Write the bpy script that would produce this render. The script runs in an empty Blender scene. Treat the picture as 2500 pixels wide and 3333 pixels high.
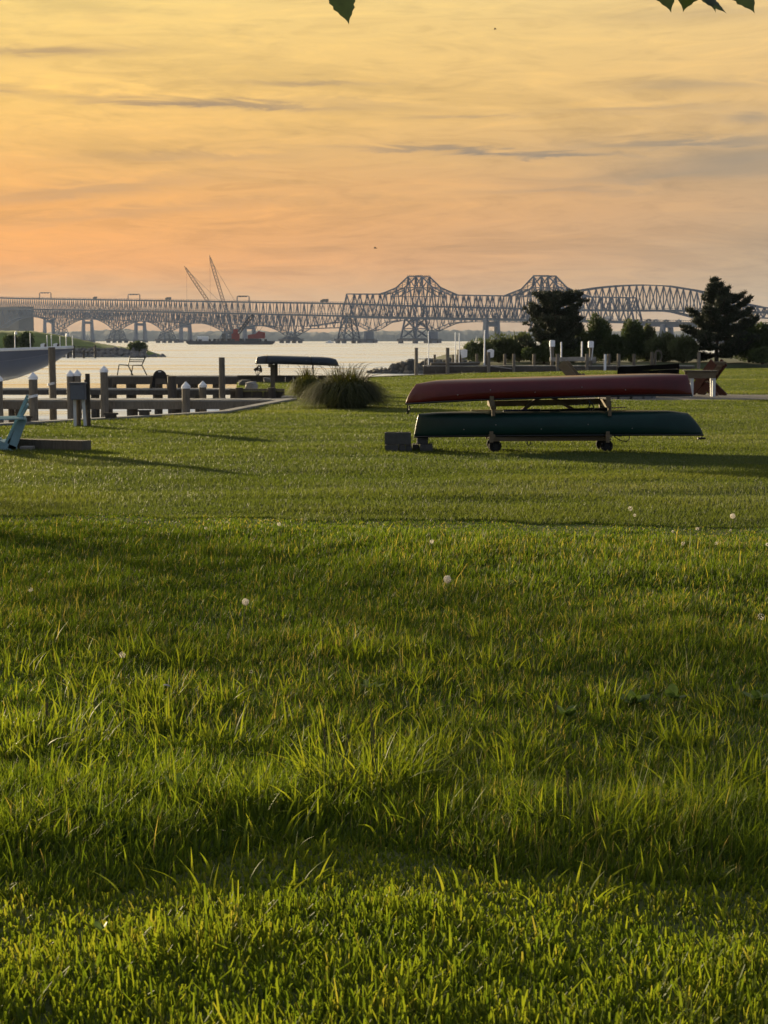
import bpy, bmesh, math, random
import numpy as np
from mathutils import Vector, Matrix, noise as mnoise
from mathutils.geometry import delaunay_2d_cdt

R = math.radians
random.seed(7)
rng = np.random.default_rng(7)
scene = bpy.context.scene
COL = scene.collection

# ------------------------------------------------------------------ camera
F = 5000.0                      # focal length in pixels of the 2500 x 3333 photograph
CAM_H = 1.69
PITCH = math.atan(558.5 / F)    # horizon at row 1108
cam_d = bpy.data.cameras.new('camera')
cam = bpy.data.objects.new('camera', cam_d)
COL.objects.link(cam)
cam.location = (0, 0, CAM_H)
cam.rotation_euler = (math.pi / 2 - PITCH, 0, 0)
cam_d.sensor_fit = 'VERTICAL'
cam_d.sensor_height = 36.0
cam_d.lens = 36.0 * F / 3333.0
cam_d.dof.use_dof = True
cam_d.dof.focus_distance = 9.5
cam_d.dof.aperture_fstop = 11
cam_d.clip_start = 0.1
cam_d.clip_end = 20000
scene.camera = cam
scene.render.resolution_x = 768
scene.render.resolution_y = 1024

# ------------------------------------------------------------------ view
scene.view_settings.view_transform = 'Standard'
scene.view_settings.look = 'None'
scene.view_settings.exposure = 1.0
scene.view_settings.gamma = 1.0
scene.cycles.use_denoising = True
scene.cycles.max_bounces = 8
scene.cycles.transparent_max_bounces = 16
scene.cycles.volume_bounces = 1
scene.cycles.sample_clamp_indirect = 6.0

# ------------------------------------------------------------------ sun and sky
SUN_AZ = R(-40)     # left of the view direction
SUN_EL = R(7.8)
sun_dir = Vector((math.sin(SUN_AZ) * math.cos(SUN_EL), math.cos(SUN_AZ) * math.cos(SUN_EL), math.sin(SUN_EL)))
sd = bpy.data.lights.new('sun', 'SUN')
sd.energy = 5.0
sd.angle = R(1.6)
sd.color = (1.0, 0.80, 0.50)
sun = bpy.data.objects.new('sun', sd)
COL.objects.link(sun)
sun.rotation_euler = (-sun_dir).to_track_quat('-Z', 'Y').to_euler()
sun.location = (-60, 60, 40)


def lin(c):
    return tuple(((v / 255.0) / 12.92 if v / 255.0 <= 0.04045 else ((v / 255.0 + 0.055) / 1.055) ** 2.4) for v in c)


def build_world():
    w = bpy.data.worlds.new('World')
    scene.world = w
    w.use_nodes = True
    nt = w.node_tree
    nt.nodes.clear()
    N, L = nt.nodes.new, nt.links.new

    def math_(op, a, b=None, c=None, clamp=False):
        n = N('ShaderNodeMath')
        n.operation = op
        n.use_clamp = clamp
        for i, v in enumerate((a, b, c)):
            if v is None:
                continue
            if isinstance(v, (int, float)):
                n.inputs[i].default_value = v
            else:
                L(v, n.inputs[i])
        return n.outputs[0]

    def ramp(fac, stops):
        n = N('ShaderNodeValToRGB')
        cr = n.color_ramp
        while len(cr.elements) < len(stops):
            cr.elements.new(0.5)
        for e, (p, c) in zip(cr.elements, stops):
            e.position = p
            e.color = (*lin(c), 1) if max(c) > 1.01 else (*c, 1)
        L(fac, n.inputs[0])
        return n.outputs[0]

    def mix(fac, a, b, mode='MIX'):
        n = N('ShaderNodeMix')
        n.data_type = 'RGBA'
        n.blend_type = mode
        for s, v in ((0, fac), (6, a), (7, b)):
            if isinstance(v, (int, float)):
                n.inputs[s].default_value = v
            elif isinstance(v, tuple):
                n.inputs[s].default_value = (*v, 1)
            else:
                L(v, n.inputs[s])
        return n.outputs[2]

    tc = N('ShaderNodeTexCoord')
    sep = N('ShaderNodeSeparateXYZ')
    L(tc.outputs['Generated'], sep.inputs[0])
    x, y, z = sep.outputs
    zc = math_('MAXIMUM', z, 0.0)
    az = math_('ARCTAN2', x, y)
    af = math_('COSINE', math_('SUBTRACT', az, SUN_AZ))
    w_right = math_('DIVIDE', math_('SUBTRACT', 0.91, af), 0.34, clamp=True)
    w_back = math_('DIVIDE', math_('SUBTRACT', 0.48, af), 1.05, clamp=True)
    zr = math_('MULTIPLY', zc, 2.0, clamp=True)      # ramp position = 2 z
    # noise-warped height for uneven bands
    cv = N('ShaderNodeCombineXYZ')
    L(math_('MULTIPLY', x, 5.5), cv.inputs[0])
    L(math_('MULTIPLY', y, 4.0), cv.inputs[1])
    L(math_('ADD', math_('MULTIPLY', z, 36.0), math_('MULTIPLY', x, 1.6)), cv.inputs[2])
    nz = N('ShaderNodeTexNoise')
    nz.inputs['Scale'].default_value = 1.0
    nz.inputs['Detail'].default_value = 7.0
    nz.inputs['Roughness'].default_value = 0.68
    nz.inputs['Distortion'].default_value = 1.0
    L(cv.outputs[0], nz.inputs['Vector'])
    n1 = nz.outputs['Fac']
    cv2 = N('ShaderNodeCombineXYZ')
    L(math_('MULTIPLY', x, 15.0), cv2.inputs[0])
    L(math_('MULTIPLY', y, 9.0), cv2.inputs[1])
    L(math_('ADD', math_('MULTIPLY', z, 105.0), math_('SUBTRACT', 5.3, math_('MULTIPLY', x, 3.0))), cv2.inputs[2])
    nz2 = N('ShaderNodeTexNoise')
    nz2.inputs['Scale'].default_value = 1.0
    nz2.inputs['Detail'].default_value = 6.0
    nz2.inputs['Roughness'].default_value = 0.6
    nz2.inputs['Distortion'].default_value = 1.3
    L(cv2.outputs[0], nz2.inputs['Vector'])
    n2 = nz2.outputs['Fac']
    zw = math_('ADD', zr, math_('MULTIPLY', math_('SUBTRACT', n1, 0.5), 0.07), clamp=True)
    sun_side = ramp(zw, [(0.0, (202, 157, 112)), (0.045, (212, 160, 106)), (0.10, (245, 164, 82)), (0.15, (250, 172, 84)),
                         (0.21, (247, 183, 98)), (0.29, (254, 202, 108)), (0.36, (252, 208, 118)), (0.45, (255, 221, 132)),
                         (0.62, (253, 230, 172)), (0.8, (242, 228, 194)), (1.0, (208, 208, 205))])
    right = ramp(zw, [(0.0, (182, 158, 128)), (0.06, (187, 162, 130)), (0.12, (190, 163, 130)), (0.17, (200, 164, 124)),
                      (0.23, (202, 170, 128)), (0.30, (232, 190, 126)), (0.37, (240, 201, 134)), (0.45, (244, 210, 146)),
                      (0.62, (236, 217, 172)), (0.8, (222, 212, 190)), (1.0, (194, 197, 200))])
    back = ramp(zw, [(0.0, (130, 128, 136)), (0.2, (130, 138, 154)), (0.6, (130, 144, 166)), (1.0, (138, 152, 174))])
    layer = mix(w_right, sun_side, right)
    layer = mix(w_back, layer, back)
    # thin grey veils and brighter ripples
    dark = math_('DIVIDE', math_('SUBTRACT', n1, 0.50), 0.15, clamp=True)
    layer = mix(math_('MULTIPLY', dark, 0.8), layer, (0.80, 0.80, 0.83), 'MULTIPLY')
    br = math_('DIVIDE', math_('SUBTRACT', n2, 0.51), 0.14, clamp=True)
    layer = mix(math_('MULTIPLY', br, 0.6), layer, (1.14, 1.11, 1.03), 'MULTIPLY')
    dk2 = math_('DIVIDE', math_('SUBTRACT', 0.48, n2), 0.15, clamp=True)
    layer = mix(math_('MULTIPLY', dk2, 0.8), layer, (0.85, 0.85, 0.87), 'MULTIPLY')
    cv3 = N('ShaderNodeCombineXYZ')
    L(math_('MULTIPLY', x, 46.0), cv3.inputs[0])
    L(math_('MULTIPLY', y, 20.0), cv3.inputs[1])
    L(math_('MULTIPLY', z, 190.0), cv3.inputs[2])
    nz3 = N('ShaderNodeTexNoise')
    nz3.inputs['Scale'].default_value = 1.0
    nz3.inputs['Detail'].default_value = 4.0
    nz3.inputs['Distortion'].default_value = 0.6
    L(cv3.outputs[0], nz3.inputs['Vector'])
    n3 = nz3.outputs['Fac']
    rip = None
    for (cx, cy, hw, ht, st) in ((520, 330, 560, 42, 1.0), (2250, 480, 420, 60, .45), (1500, 400, 500, 40, .3), (300, 430, 420, 40, .5), (700, 700, 700, 60, .35), (1600, 640, 500, 40, .4)):
        ga = math_('MULTIPLY', math_('SUBTRACT', az, (cx - 1250) / F), F / hw)
        gz = math_('MULTIPLY', math_('SUBTRACT', z, (1108 - cy) / F * .985), F / ht)
        e = math_('ADD', math_('MULTIPLY', ga, ga), math_('MULTIPLY', gz, gz))
        m = math_('MULTIPLY', math_('EXPONENT', math_('MULTIPLY', e, -1.0)), st)
        rip = m if rip is None else math_('ADD', rip, m)
    rb = math_('MULTIPLY', math_('DIVIDE', math_('SUBTRACT', n3, 0.48), 0.14, clamp=True), rip, clamp=True)
    layer = mix(math_('MULTIPLY', rb, 0.7), layer, (1.16, 1.13, 1.05), 'MULTIPLY')
    rd = math_('MULTIPLY', math_('DIVIDE', math_('SUBTRACT', 0.50, n3), 0.14, clamp=True), rip, clamp=True)
    layer = mix(math_('MULTIPLY', rd, 0.5), layer, (0.86, 0.86, 0.90), 'MULTIPLY')
    # separate long grey clouds: (column, row, half length, half thickness, slope, strength)
    streaks = [(210, 222, 230, 15, -0.05, .62), (690, 360, 430, 13, 0.02, .72), (1000, 296, 220, 10, -0.02, .45),
               (60, 330, 90, 12, 0.0, .4), (1530, 505, 380, 8, 0.035, .75), (1790, 521, 190, 6, 0.0, .5), (2180, 488, 330, 13, -0.02, .62),
               (2380, 545, 330, 42, -0.05, .55), (2395, 418, 75, 17, 0.05, .5), (2230, 318, 230, 18, 0.0, .38), (2080, 380, 260, 12, 0, .3),
               (1850, 632, 260, 9, 0.02, .3), (640, 525, 360, 14, -0.03, .3), (260, 640, 420, 24, -0.12, .38),
               (1500, 398, 200, 6, 0.0, .35), (2150, 590, 420, 16, -0.03, .3), (450, 700, 420, 18, -0.1, .25), (380, 105, 80, 14, 0, .15),
               (2300, 110, 320, 20, 0.0, .2), (1150, 350, 220, 10, .06, .2)]
    warp = math_('MULTIPLY', math_('SUBTRACT', n2, 0.5), 0.016)
    zed = math_('ADD', z, warp)
    tot = None
    for (cx, cy, hw, ht, sl, st) in streaks:
        a0, z0 = (cx - 1250) / F, (1108 - cy) / F * 0.985
        da = math_('SUBTRACT', az, a0)
        dz = math_('ADD', math_('SUBTRACT', zed, z0), math_('MULTIPLY', da, sl))
        ga = math_('MULTIPLY', da, F / hw)
        gz = math_('MULTIPLY', dz, F / ht)
        e = math_('ADD', math_('MULTIPLY', ga, ga), math_('MULTIPLY', gz, gz))
        m = math_('MULTIPLY', math_('EXPONENT', math_('MULTIPLY', e, -1.0)), st)
        tot = m if tot is None else math_('ADD', tot, m)
    tot = math_('MULTIPLY', tot, math_('ADD', math_('MULTIPLY', n2, 1.3), 0.55), clamp=True)
    layer = mix(tot, layer, mix(w_right, lin((160, 132, 104)), lin((150, 139, 124))))
    # physical sky behind the thin overcast
    sky = N('ShaderNodeTexSky')
    sky.sky_type = 'NISHITA'
    sky.sun_disc = False
    sky.sun_elevation = SUN_EL
    sky.sun_rotation = SUN_AZ
    sky.dust_density = 3.0
    nish = mix(1.0, sky.outputs[0], (0.07, 0.07, 0.07), 'MULTIPLY')
    final = mix(0.94, nish, layer)
    bg = N('ShaderNodeBackground')
    bg.inputs['Strength'].default_value = 0.5
    L(final, bg.inputs[0])
    out = N('ShaderNodeOutputWorld')
    L(bg.outputs[0], out.inputs[0])


build_world()

# ------------------------------------------------------------------ projecting helpers
CP, SP = math.cos(PITCH), math.sin(PITCH)


def ray(px, py):
    u, v = (px - 1250.0) / F, (1666.5 - py) / F
    yy = CP + v * SP
    return u / yy, (-SP + v * CP) / yy      # X and Z per metre of Y


def P(px, py, Y):
    a, b = ray(px, py)
    return Vector((a * Y, Y, CAM_H + b * Y))


def G(px, py, z=0.0):
    a, b = ray(px, py)
    Y = (z - CAM_H) / b
    return Vector((a * Y, Y, z))


# ------------------------------------------------------------------ materials
MATS = {}


def mat(name, col, rough=0.7, var=0.2, scale=6.0, bump=0.0, bscale=30.0, metallic=0.0, spec=0.4, coat=0.0, stretch=None, col2=None, transl=0.0):
    if name in MATS:
        return MATS[name]
    m = bpy.data.materials.new(name)
    m.use_nodes = True
    nt = m.node_tree
    b = nt.nodes['Principled BSDF']
    tc = nt.nodes.new('ShaderNodeTexCoord')
    src = tc.outputs['Object']
    if stretch:
        mp = nt.nodes.new('ShaderNodeMapping')
        mp.inputs['Scale'].default_value = stretch
        nt.links.new(src, mp.inputs[0])
        src = mp.outputs[0]
    nz = nt.nodes.new('ShaderNodeTexNoise')
    nz.inputs['Scale'].default_value = scale
    nz.inputs['Detail'].default_value = 6
    nz.inputs['Roughness'].default_value = 0.65
    nt.links.new(src, nz.inputs['Vector'])
    cr = nt.nodes.new('ShaderNodeValToRGB')
    cr.color_ramp.elements[0].position = 0.3
    cr.color_ramp.elements[1].position = 0.7
    c2 = col2 if col2 else tuple(min(1, v * (1 + var)) for v in col)
    c1 = tuple(v * (1 - var) for v in col)
    cr.color_ramp.elements[0].color = (*c1, 1)
    cr.color_ramp.elements[1].color = (*c2, 1)
    nt.links.new(nz.outputs['Fac'], cr.inputs[0])
    nt.links.new(cr.outputs[0], b.inputs['Base Color'])
    b.inputs['Roughness'].default_value = rough
    b.inputs['Metallic'].default_value = metallic
    b.inputs['Specular IOR Level'].default_value = spec
    b.inputs['Coat Weight'].default_value = coat
    b.inputs['Coat Roughness'].default_value = 0.09
    if bump > 0:
        n2 = nt.nodes.new('ShaderNodeTexNoise')
        n2.inputs['Scale'].default_value = bscale
        n2.inputs['Detail'].default_value = 5
        nt.links.new(src, n2.inputs['Vector'])
        bp = nt.nodes.new('ShaderNodeBump')
        bp.inputs['Strength'].default_value = bump
        bp.inputs['Distance'].default_value = 0.02
        nt.links.new(n2.outputs['Fac'], bp.inputs['Height'])
        nt.links.new(bp.outputs[0], b.inputs['Normal'])
    if transl > 0:
        tr = nt.nodes.new('ShaderNodeBsdfTranslucent')
        nt.links.new(cr.outputs[0], tr.inputs[0])
        mx = nt.nodes.new('ShaderNodeMixShader')
        mx.inputs[0].default_value = transl
        out = nt.nodes['Material Output']
        nt.links.new(b.outputs[0], mx.inputs[1])
        nt.links.new(tr.outputs[0], mx.inputs[2])
        nt.links.new(mx.outputs[0], out.inputs[0])
    MATS[name] = m
    return m


def grass_mat(name, stops, transl=0.45, rough=0.55, spec=0.18):
    m = bpy.data.materials.new(name)
    m.use_nodes = True
    nt = m.node_tree
    b = nt.nodes['Principled BSDF']
    at = nt.nodes.new('ShaderNodeAttribute')
    at.attribute_name = 'rnd'
    cr = nt.nodes.new('ShaderNodeValToRGB')
    while len(cr.color_ramp.elements) < len(stops):
        cr.color_ramp.elements.new(0.5)
    for e, (p, c) in zip(cr.color_ramp.elements, stops):
        e.position = p
        e.color = (*c, 1)
    nt.links.new(at.outputs['Fac'], cr.inputs[0])
    nt.links.new(cr.outputs[0], b.inputs['Base Color'])
    b.inputs['Roughness'].default_value = rough
    b.inputs['Specular IOR Level'].default_value = spec
    tr = nt.nodes.new('ShaderNodeBsdfTranslucent')
    gm = nt.nodes.new('ShaderNodeMix')
    gm.data_type = 'RGBA'
    gm.blend_type = 'MULTIPLY'
    gm.inputs[0].default_value = 1.0
    gm.inputs[7].default_value = (1.75, 1.62, 0.55, 1)
    nt.links.new(cr.outputs[0], gm.inputs[6])
    nt.links.new(gm.outputs[2], tr.inputs[0])
    mx = nt.nodes.new('ShaderNodeMixShader')
    mx.inputs[0].default_value = transl
    nt.links.new(b.outputs[0], mx.inputs[1])
    nt.links.new(tr.outputs[0], mx.inputs[2])
    nt.links.new(mx.outputs[0], nt.nodes['Material Output'].inputs[0])
    MATS[name] = m
    return m


M_steel = mat('bridge_steel', (0.056, 0.080, 0.128), 0.6, 0.12, 0.05)
M_road = mat('bridge_deck', (0.07, 0.085, 0.11), 0.8, 0.1, 0.05)
M_conc = mat('pier_concrete', (0.14, 0.16, 0.20), 0.85, 0.12, 0.08)
M_anchor = mat('anchorage_concrete', (0.07, 0.07, 0.075), 0.9, 0.15, 0.05)
M_concD = mat('footing_concrete', (0.10, 0.10, 0.11), 0.9, 0.2, 0.1)
M_wood = mat('weathered_wood', (0.125, 0.108, 0.085), 0.85, 0.35, 5, 0.5, 40, stretch=(6, 6, 0.8))
M_woodD = mat('dark_wet_wood', (0.06, 0.05, 0.04), 0.8, 0.35, 5, 0.5, 40, stretch=(6, 6, 0.8))
M_deck = mat('grey_deck_board', (0.24, 0.23, 0.21), 0.8, 0.25, 4, 0.4, 40)
M_tan = mat('raw_lumber', (0.15, 0.115, 0.072), 0.8, 0.2, 5, 0.3, 40, stretch=(0.8, 6, 6))
M_cap = mat('white_plastic_cap', (0.68, 0.70, 0.74), 0.5, 0.08, 8)
M_white = mat('white_paint', (0.62, 0.63, 0.64), 0.55, 0.1, 6)
M_grey = mat('grey_metal_box', (0.13, 0.14, 0.17), 0.55, 0.12, 4)
M_red = mat('red_canoe_hull', (0.095, 0.0065, 0.0065), 0.5, 0.22, 2.5, 0.03, 60, spec=0.1, coat=0.5)
M_green = mat('green_canoe_hull', (0.004, 0.028, 0.023), 0.45, 0.22, 2.5, 0.04, 60, spec=0.2, coat=0.12)
M_navy = mat('navy_canoe_hull', (0.018, 0.026, 0.040), 0.4, 0.2, 3, 0.1, 60, spec=0.5)
M_black = mat('black_plastic', (0.010, 0.010, 0.011), 0.5, 0.2, 6)
M_char = mat('charred_black_board', (0.006, 0.006, 0.006), 0.9, 0.3, 6, spec=0.05)
M_rubber = mat('tyre_rubber', (0.014, 0.014, 0.015), 0.85, 0.2, 10, 0.4, 30)
M_block = mat('cinder_block', (0.085, 0.083, 0.08), 0.95, 0.2, 10, 0.8, 90)
M_teal = mat('teal_chair_paint', (0.21, 0.35, 0.41), 0.5, 0.15, 5, 0.15, 30)
M_redwood = mat('red_chair_paint', (0.05, 0.013, 0.009), 0.7, 0.2, 5, 0.3, 30)
M_rock = mat('shore_rock', (0.17, 0.16, 0.15), 0.9, 0.35, 1.2, 0.9, 5)
M_rockD = mat('dark_shore_rock', (0.10, 0.095, 0.085), 0.9, 0.35, 1.2, 0.9, 5)
M_stone = mat('pale_stone', (0.30, 0.275, 0.25), 0.9, 0.2, 6, 0.6, 30)
M_hull = mat('grey_boat_hull', (0.085, 0.095, 0.125), 0.3, 0.1, 1.5, spec=0.5, coat=0.2)
M_bark = mat('bark', (0.06, 0.045, 0.033), 0.95, 0.35, 8, 0.8, 20)
M_needle = mat('pine_needles', (0.018, 0.026, 0.011), 0.6, 0.4, 1.2, transl=0.2)
M_shrub = mat('shrub_leaves', (0.055, 0.078, 0.022), 0.6, 0.4, 1.0, transl=0.4)
M_shrub2 = mat('reed_leaves', (0.085, 0.105, 0.040), 0.6, 0.35, 1.0, transl=0.4)
M_leaf = mat('tree_leaf', (0.026, 0.040, 0.011), 0.5, 0.2, 30, transl=0.3)
M_far = mat('far_wood_foliage', (0.030, 0.034, 0.030), 0.9, 0.3, 0.02)
M_rust = mat('red_crane_paint', (0.22, 0.03, 0.025), 0.7, 0.2, 0.3)
M_crane = mat('crane_lattice', (0.12, 0.06, 0.03), 0.7, 0.1, 0.3)
M_barge = mat('barge_steel', (0.045, 0.045, 0.05), 0.8, 0.3, 0.2)
M_seed = mat('dandelion_down', (0.75, 0.70, 0.62), 0.7, 0.05, 40, transl=0.55)
M_stem = mat('dandelion_stem', (0.12, 0.14, 0.05), 0.6, 0.2, 20, transl=0.2)
M_weed = mat('weed_leaf', (0.10, 0.155, 0.028), 0.5, 0.25, 25, transl=0.5)
M_rope = mat('dark_rope', (0.02, 0.02, 0.02), 0.9, 0.2, 30)
M_gravel = mat('gravel', (0.13, 0.12, 0.11), 0.95, 0.45, 14, 1.0, 60)
M_blue = mat('blue_plastic', (0.02, 0.03, 0.16), 0.5, 0.1, 8)

# ------------------------------------------------------------------ mesh builder
ORG = {}


class MB:
    def __init__(s):
        s.v = []
        s.f = []

    def add(s, vs, fs):
        n = len(s.v)
        s.v.extend([Vector(a) for a in vs])
        s.f.extend([tuple(i + n for i in f) for f in fs])
        return s

    def box(s, c, size, rz=0.0, rx=0.0, ry=0.0):
        c = Vector(c)
        m = Matrix.Rotation(rz, 3, 'Z') @ Matrix.Rotation(ry, 3, 'Y') @ Matrix.Rotation(rx, 3, 'X')
        h = [d / 2 for d in size]
        vs = [c + m @ Vector((sx * h[0], sy * h[1], sz * h[2])) for sx in (-1, 1) for sy in (-1, 1) for sz in (-1, 1)]
        return s.add(vs, [(0, 1, 3, 2), (4, 6, 7, 5), (0, 4, 5, 1), (2, 3, 7, 6), (0, 2, 6, 4), (1, 5, 7, 3)])

    def bar(s, p, q, w, h=None, up=Vector((0, 0, 1))):
        p, q = Vector(p), Vector(q)
        h = w if h is None else h
        d = (q - p)
        if d.length < 1e-6:
            return s
        d.normalize()
        if abs(d.dot(up)) > 0.99:
            up = Vector((0, 1, 0))
        a = d.cross(up).normalized() * (w / 2)
        b = a.cross(d).normalized() * (h / 2)
        vs = [p - a - b, p + a - b, p + a + b, p - a + b, q - a - b, q + a - b, q + a + b, q - a + b]
        return s.add(vs, [(0, 1, 2, 3), (7, 6, 5, 4), (0, 4, 5, 1), (1, 5, 6, 2), (2, 6, 7, 3), (3, 7, 4, 0)])

    def cyl(s, p, q, r0, r1=None, n=10, wob=0.0):
        p, q = Vector(p), Vector(q)
        r1 = r0 if r1 is None else r1
        d = (q - p).normalized()
        up = Vector((0, 0, 1)) if abs(d.z) < 0.95 else Vector((0, 1, 0))
        a = d.cross(up).normalized()
        b = a.cross(d).normalized()
        vs = []
        for (c, r) in ((p, r0), (q, r1)):
            for i in range(n):
                t = 2 * math.pi * i / n
                rr = r * (1 + random.uniform(-wob, wob))
                vs.append(c + a * math.cos(t) * rr + b * math.sin(t) * rr)
        fs = [(i, (i + 1) % n, n + (i + 1) % n, n + i) for i in range(n)]
        fs += [tuple(range(n - 1, -1, -1)), tuple(range(n, 2 * n))]
        return s.add(vs, fs)

    def tube(s, pts, r, n=6):
        pts = [Vector(p) for p in pts]
        rr = r if isinstance(r, (list, tuple)) else [r] * len(pts)
        vs, fs = [], []
        for i, p in enumerate(pts):
            d = (pts[min(i + 1, len(pts) - 1)] - pts[max(i - 1, 0)]).normalized()
            up = Vector((0, 0, 1)) if abs(d.z) < 0.95 else Vector((0, 1, 0))
            a = d.cross(up).normalized()
            b = a.cross(d).normalized()
            for k in range(n):
                t = 2 * math.pi * k / n
                vs.append(p + a * math.cos(t) * rr[i] + b * math.sin(t) * rr[i])
        for i in range(len(pts) - 1):
            for k in range(n):
                fs.append((i * n + k, i * n + (k + 1) % n, (i + 1) * n + (k + 1) % n, (i + 1) * n + k))
        fs.append(tuple(range(n - 1, -1, -1)))
        fs.append(tuple(range((len(pts) - 1) * n, len(pts) * n)))
        return s.add(vs, fs)

    def prism(s, poly, off):
        """poly: list of points, extruded by vector off"""
        n = len(poly)
        vs = [Vector(p) for p in poly] + [Vector(p) + Vector(off) for p in poly]
        fs = [tuple(range(n - 1, -1, -1)), tuple(range(n, 2 * n))]
        fs += [(i, (i + 1) % n, n + (i + 1) % n, n + i) for i in range(n)]
        return s.add(vs, fs)

    def build(s, name, m, parent=None, loc=None, smooth=False):
        if parent is not None:
            org = ORG[parent]
        else:
            org = Vector(loc) if loc is not None else Vector((0, 0, 0))
        me = bpy.data.meshes.new(name)
        me.from_pydata([tuple(v - org) for v in s.v], [], s.f)
        me.validate()
        o = bpy.data.objects.new(name, me)
        COL.objects.link(o)
        me.materials.append(m)
        if smooth:
            me.polygons.foreach_set('use_smooth', [True] * len(me.polygons))
        if parent is not None:
            o.parent = parent
        else:
            o.location = org
        ORG[o] = org
        fix_normals(me)
        return o


def fix_normals(me):
    if len(me.polygons) > 20000:
        return
    bm = bmesh.new()
    bm.from_mesh(me)
    bmesh.ops.recalc_face_normals(bm, faces=bm.faces)
    bm.to_mesh(me)
    bm.free()


def empty(name, loc):
    o = bpy.data.objects.new(name, None)
    COL.objects.link(o)
    o.location = loc
    o.empty_display_size = 0.2
    ORG[o] = Vector(loc)
    return o


def tag(o, label=None, cat=None, group=None, kind=None):
    if label:
        o['label'] = label
    if cat:
        o['category'] = cat
    if group:
        o['group'] = group
    if kind:
        o['kind'] = kind
    return o


def thing(name, loc, label, cat, group=None):
    return tag(empty(name, loc), label, cat, group)


ORD = ['first', 'second', 'third', 'fourth', 'fifth', 'sixth', 'seventh', 'eighth', 'ninth', 'tenth', 'eleventh', 'twelfth',
       'thirteenth', 'fourteenth', 'fifteenth', 'sixteenth', 'seventeenth', 'eighteenth', 'nineteenth', 'twentieth']


def np_mesh(name, V, Q, m, rnd=None, parent=None, smooth=False):
    """V (n,3) array, Q (k,4) quad or (k,3) tri array"""
    me = bpy.data.meshes.new(name)
    k = Q.shape[1]
    me.vertices.add(len(V))
    me.vertices.foreach_set('co', V.astype(np.float32).ravel())
    me.loops.add(Q.size)
    me.loops.foreach_set('vertex_index', Q.astype(np.int32).ravel())
    me.polygons.add(len(Q))
    me.polygons.foreach_set('loop_start', np.arange(0, Q.size, k, dtype=np.int32))
    if rnd is not None:
        a = me.attributes.new('rnd', 'FLOAT', 'POINT')
        a.data.foreach_set('value', rnd.astype(np.float32))
    me.update(calc_edges=True)
    if smooth:
        me.polygons.foreach_set('use_smooth', np.ones(len(Q), dtype=bool))
    me.materials.append(m)
    o = bpy.data.objects.new(name, me)
    COL.objects.link(o)
    if parent is not None:
        o.parent = parent
        o.location = -ORG[parent] if False else (0, 0, 0)
    ORG[o] = Vector((0, 0, 0)) if parent is None else ORG[parent]
    return o


# ------------------------------------------------------------------ ground
def vnoise(x, y, s, seed=0.0):
    """cheap smooth value noise on arrays"""
    x = np.asarray(x, float) * s + seed * 17.3
    y = np.asarray(y, float) * s + seed * 9.7
    xi, yi = np.floor(x), np.floor(y)
    fx, fy = x - xi, y - yi
    fx, fy = fx * fx * (3 - 2 * fx), fy * fy * (3 - 2 * fy)

    def h(a, b):
        v = np.sin(a * 127.1 + b * 311.7 + seed * 3.1) * 43758.5453
        return v - np.floor(v)
    return (h(xi, yi) * (1 - fx) + h(xi + 1, yi) * fx) * (1 - fy) + (h(xi, yi + 1) * (1 - fx) + h(xi + 1, yi + 1) * fx) * fy


def lawn_z(x, y):
    x, y = np.asarray(x, float), np.asarray(y, float)
    z = 0.05 * (vnoise(x, y, 0.22, 1) - 0.5) + 0.035 * (vnoise(x * 0.6, y, 0.8, 2) - 0.5) + 0.018 * (vnoise(x * 0.5, y, 2.1, 3) - 0.5)
    z = z * np.clip((y - 1.0) / 3.0, 0, 1)
    return z


BK0 = G(0, 1389)
BKC = G(727, 1347)
BK1 = G(952, 1303)
bk_dir = (BKC - BK0).normalized()
BKm = BK0 - bk_dir * 40
LAWN = [(BKm.x - 20, BKm.y), (BK0.x, BK0.y), (BKC.x, BKC.y), (BK1.x, BK1.y), (-2.5, 45.4), (-3.05, 46.7), (-4.65, 46.7), (-5.0, 52.0), (-5.9, 62.0), (-1.74, 62.0),
        (-0.7, 70.0), (4.96, 80.0), (14, 88), (24.5, 95.0), (60, 110), (60, -12), (BKm.x - 20, -12)]


def build_lawn():
    poly = LAWN
    vs = []
    es = []
    n = len(poly)
    # densify the edge
    for i in range(n):
        a, b = Vector(poly[i]), Vector(poly[(i + 1) % n])
        k = max(1, int((b - a).length / 1.0))
        for j in range(k):
            vs.append(a.lerp(b, j / k))
    m = len(vs)
    es = [(i, (i + 1) % m) for i in range(m)]
    bxs = np.array([[v.x, v.y] for v in vs])

    def inside(p):
        c = False
        for i in range(n):
            x1, y1 = poly[i]
            x2, y2 = poly[(i + 1) % n]
            if (y1 > p[1]) != (y2 > p[1]) and p[0] < (x2 - x1) * (p[1] - y1) / (y2 - y1) + x1:
                c = not c
        return c
    y = 2.0
    while y < 96:
        step = max(0.16, y * 0.013)
        hw = y * 0.29 + 1.5
        xs = step * 1.8
        x = -hw
        while x < hw:
            q = (x + random.uniform(-.3, .3) * xs, y + random.uniform(-.3, .3) * step)
            if inside(q) and np.min(np.hypot(bxs[:, 0] - q[0], bxs[:, 1] - q[1])) > 0.12:
                vs.append(Vector(q))
            x += xs
        y += step
    co, _, fc, *_ = delaunay_2d_cdt(vs, es, [], 1, 1e-5)
    arr = np.array([[c.x, c.y] for c in co])
    z = lawn_z(arr[:, 0], arr[:, 1])
    mb = MB()
    mb.v = [Vector((a[0], a[1], zz)) for a, zz in zip(arr, z)]
    mb.f = [tuple(f) for f in fc]
    return mb


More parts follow.
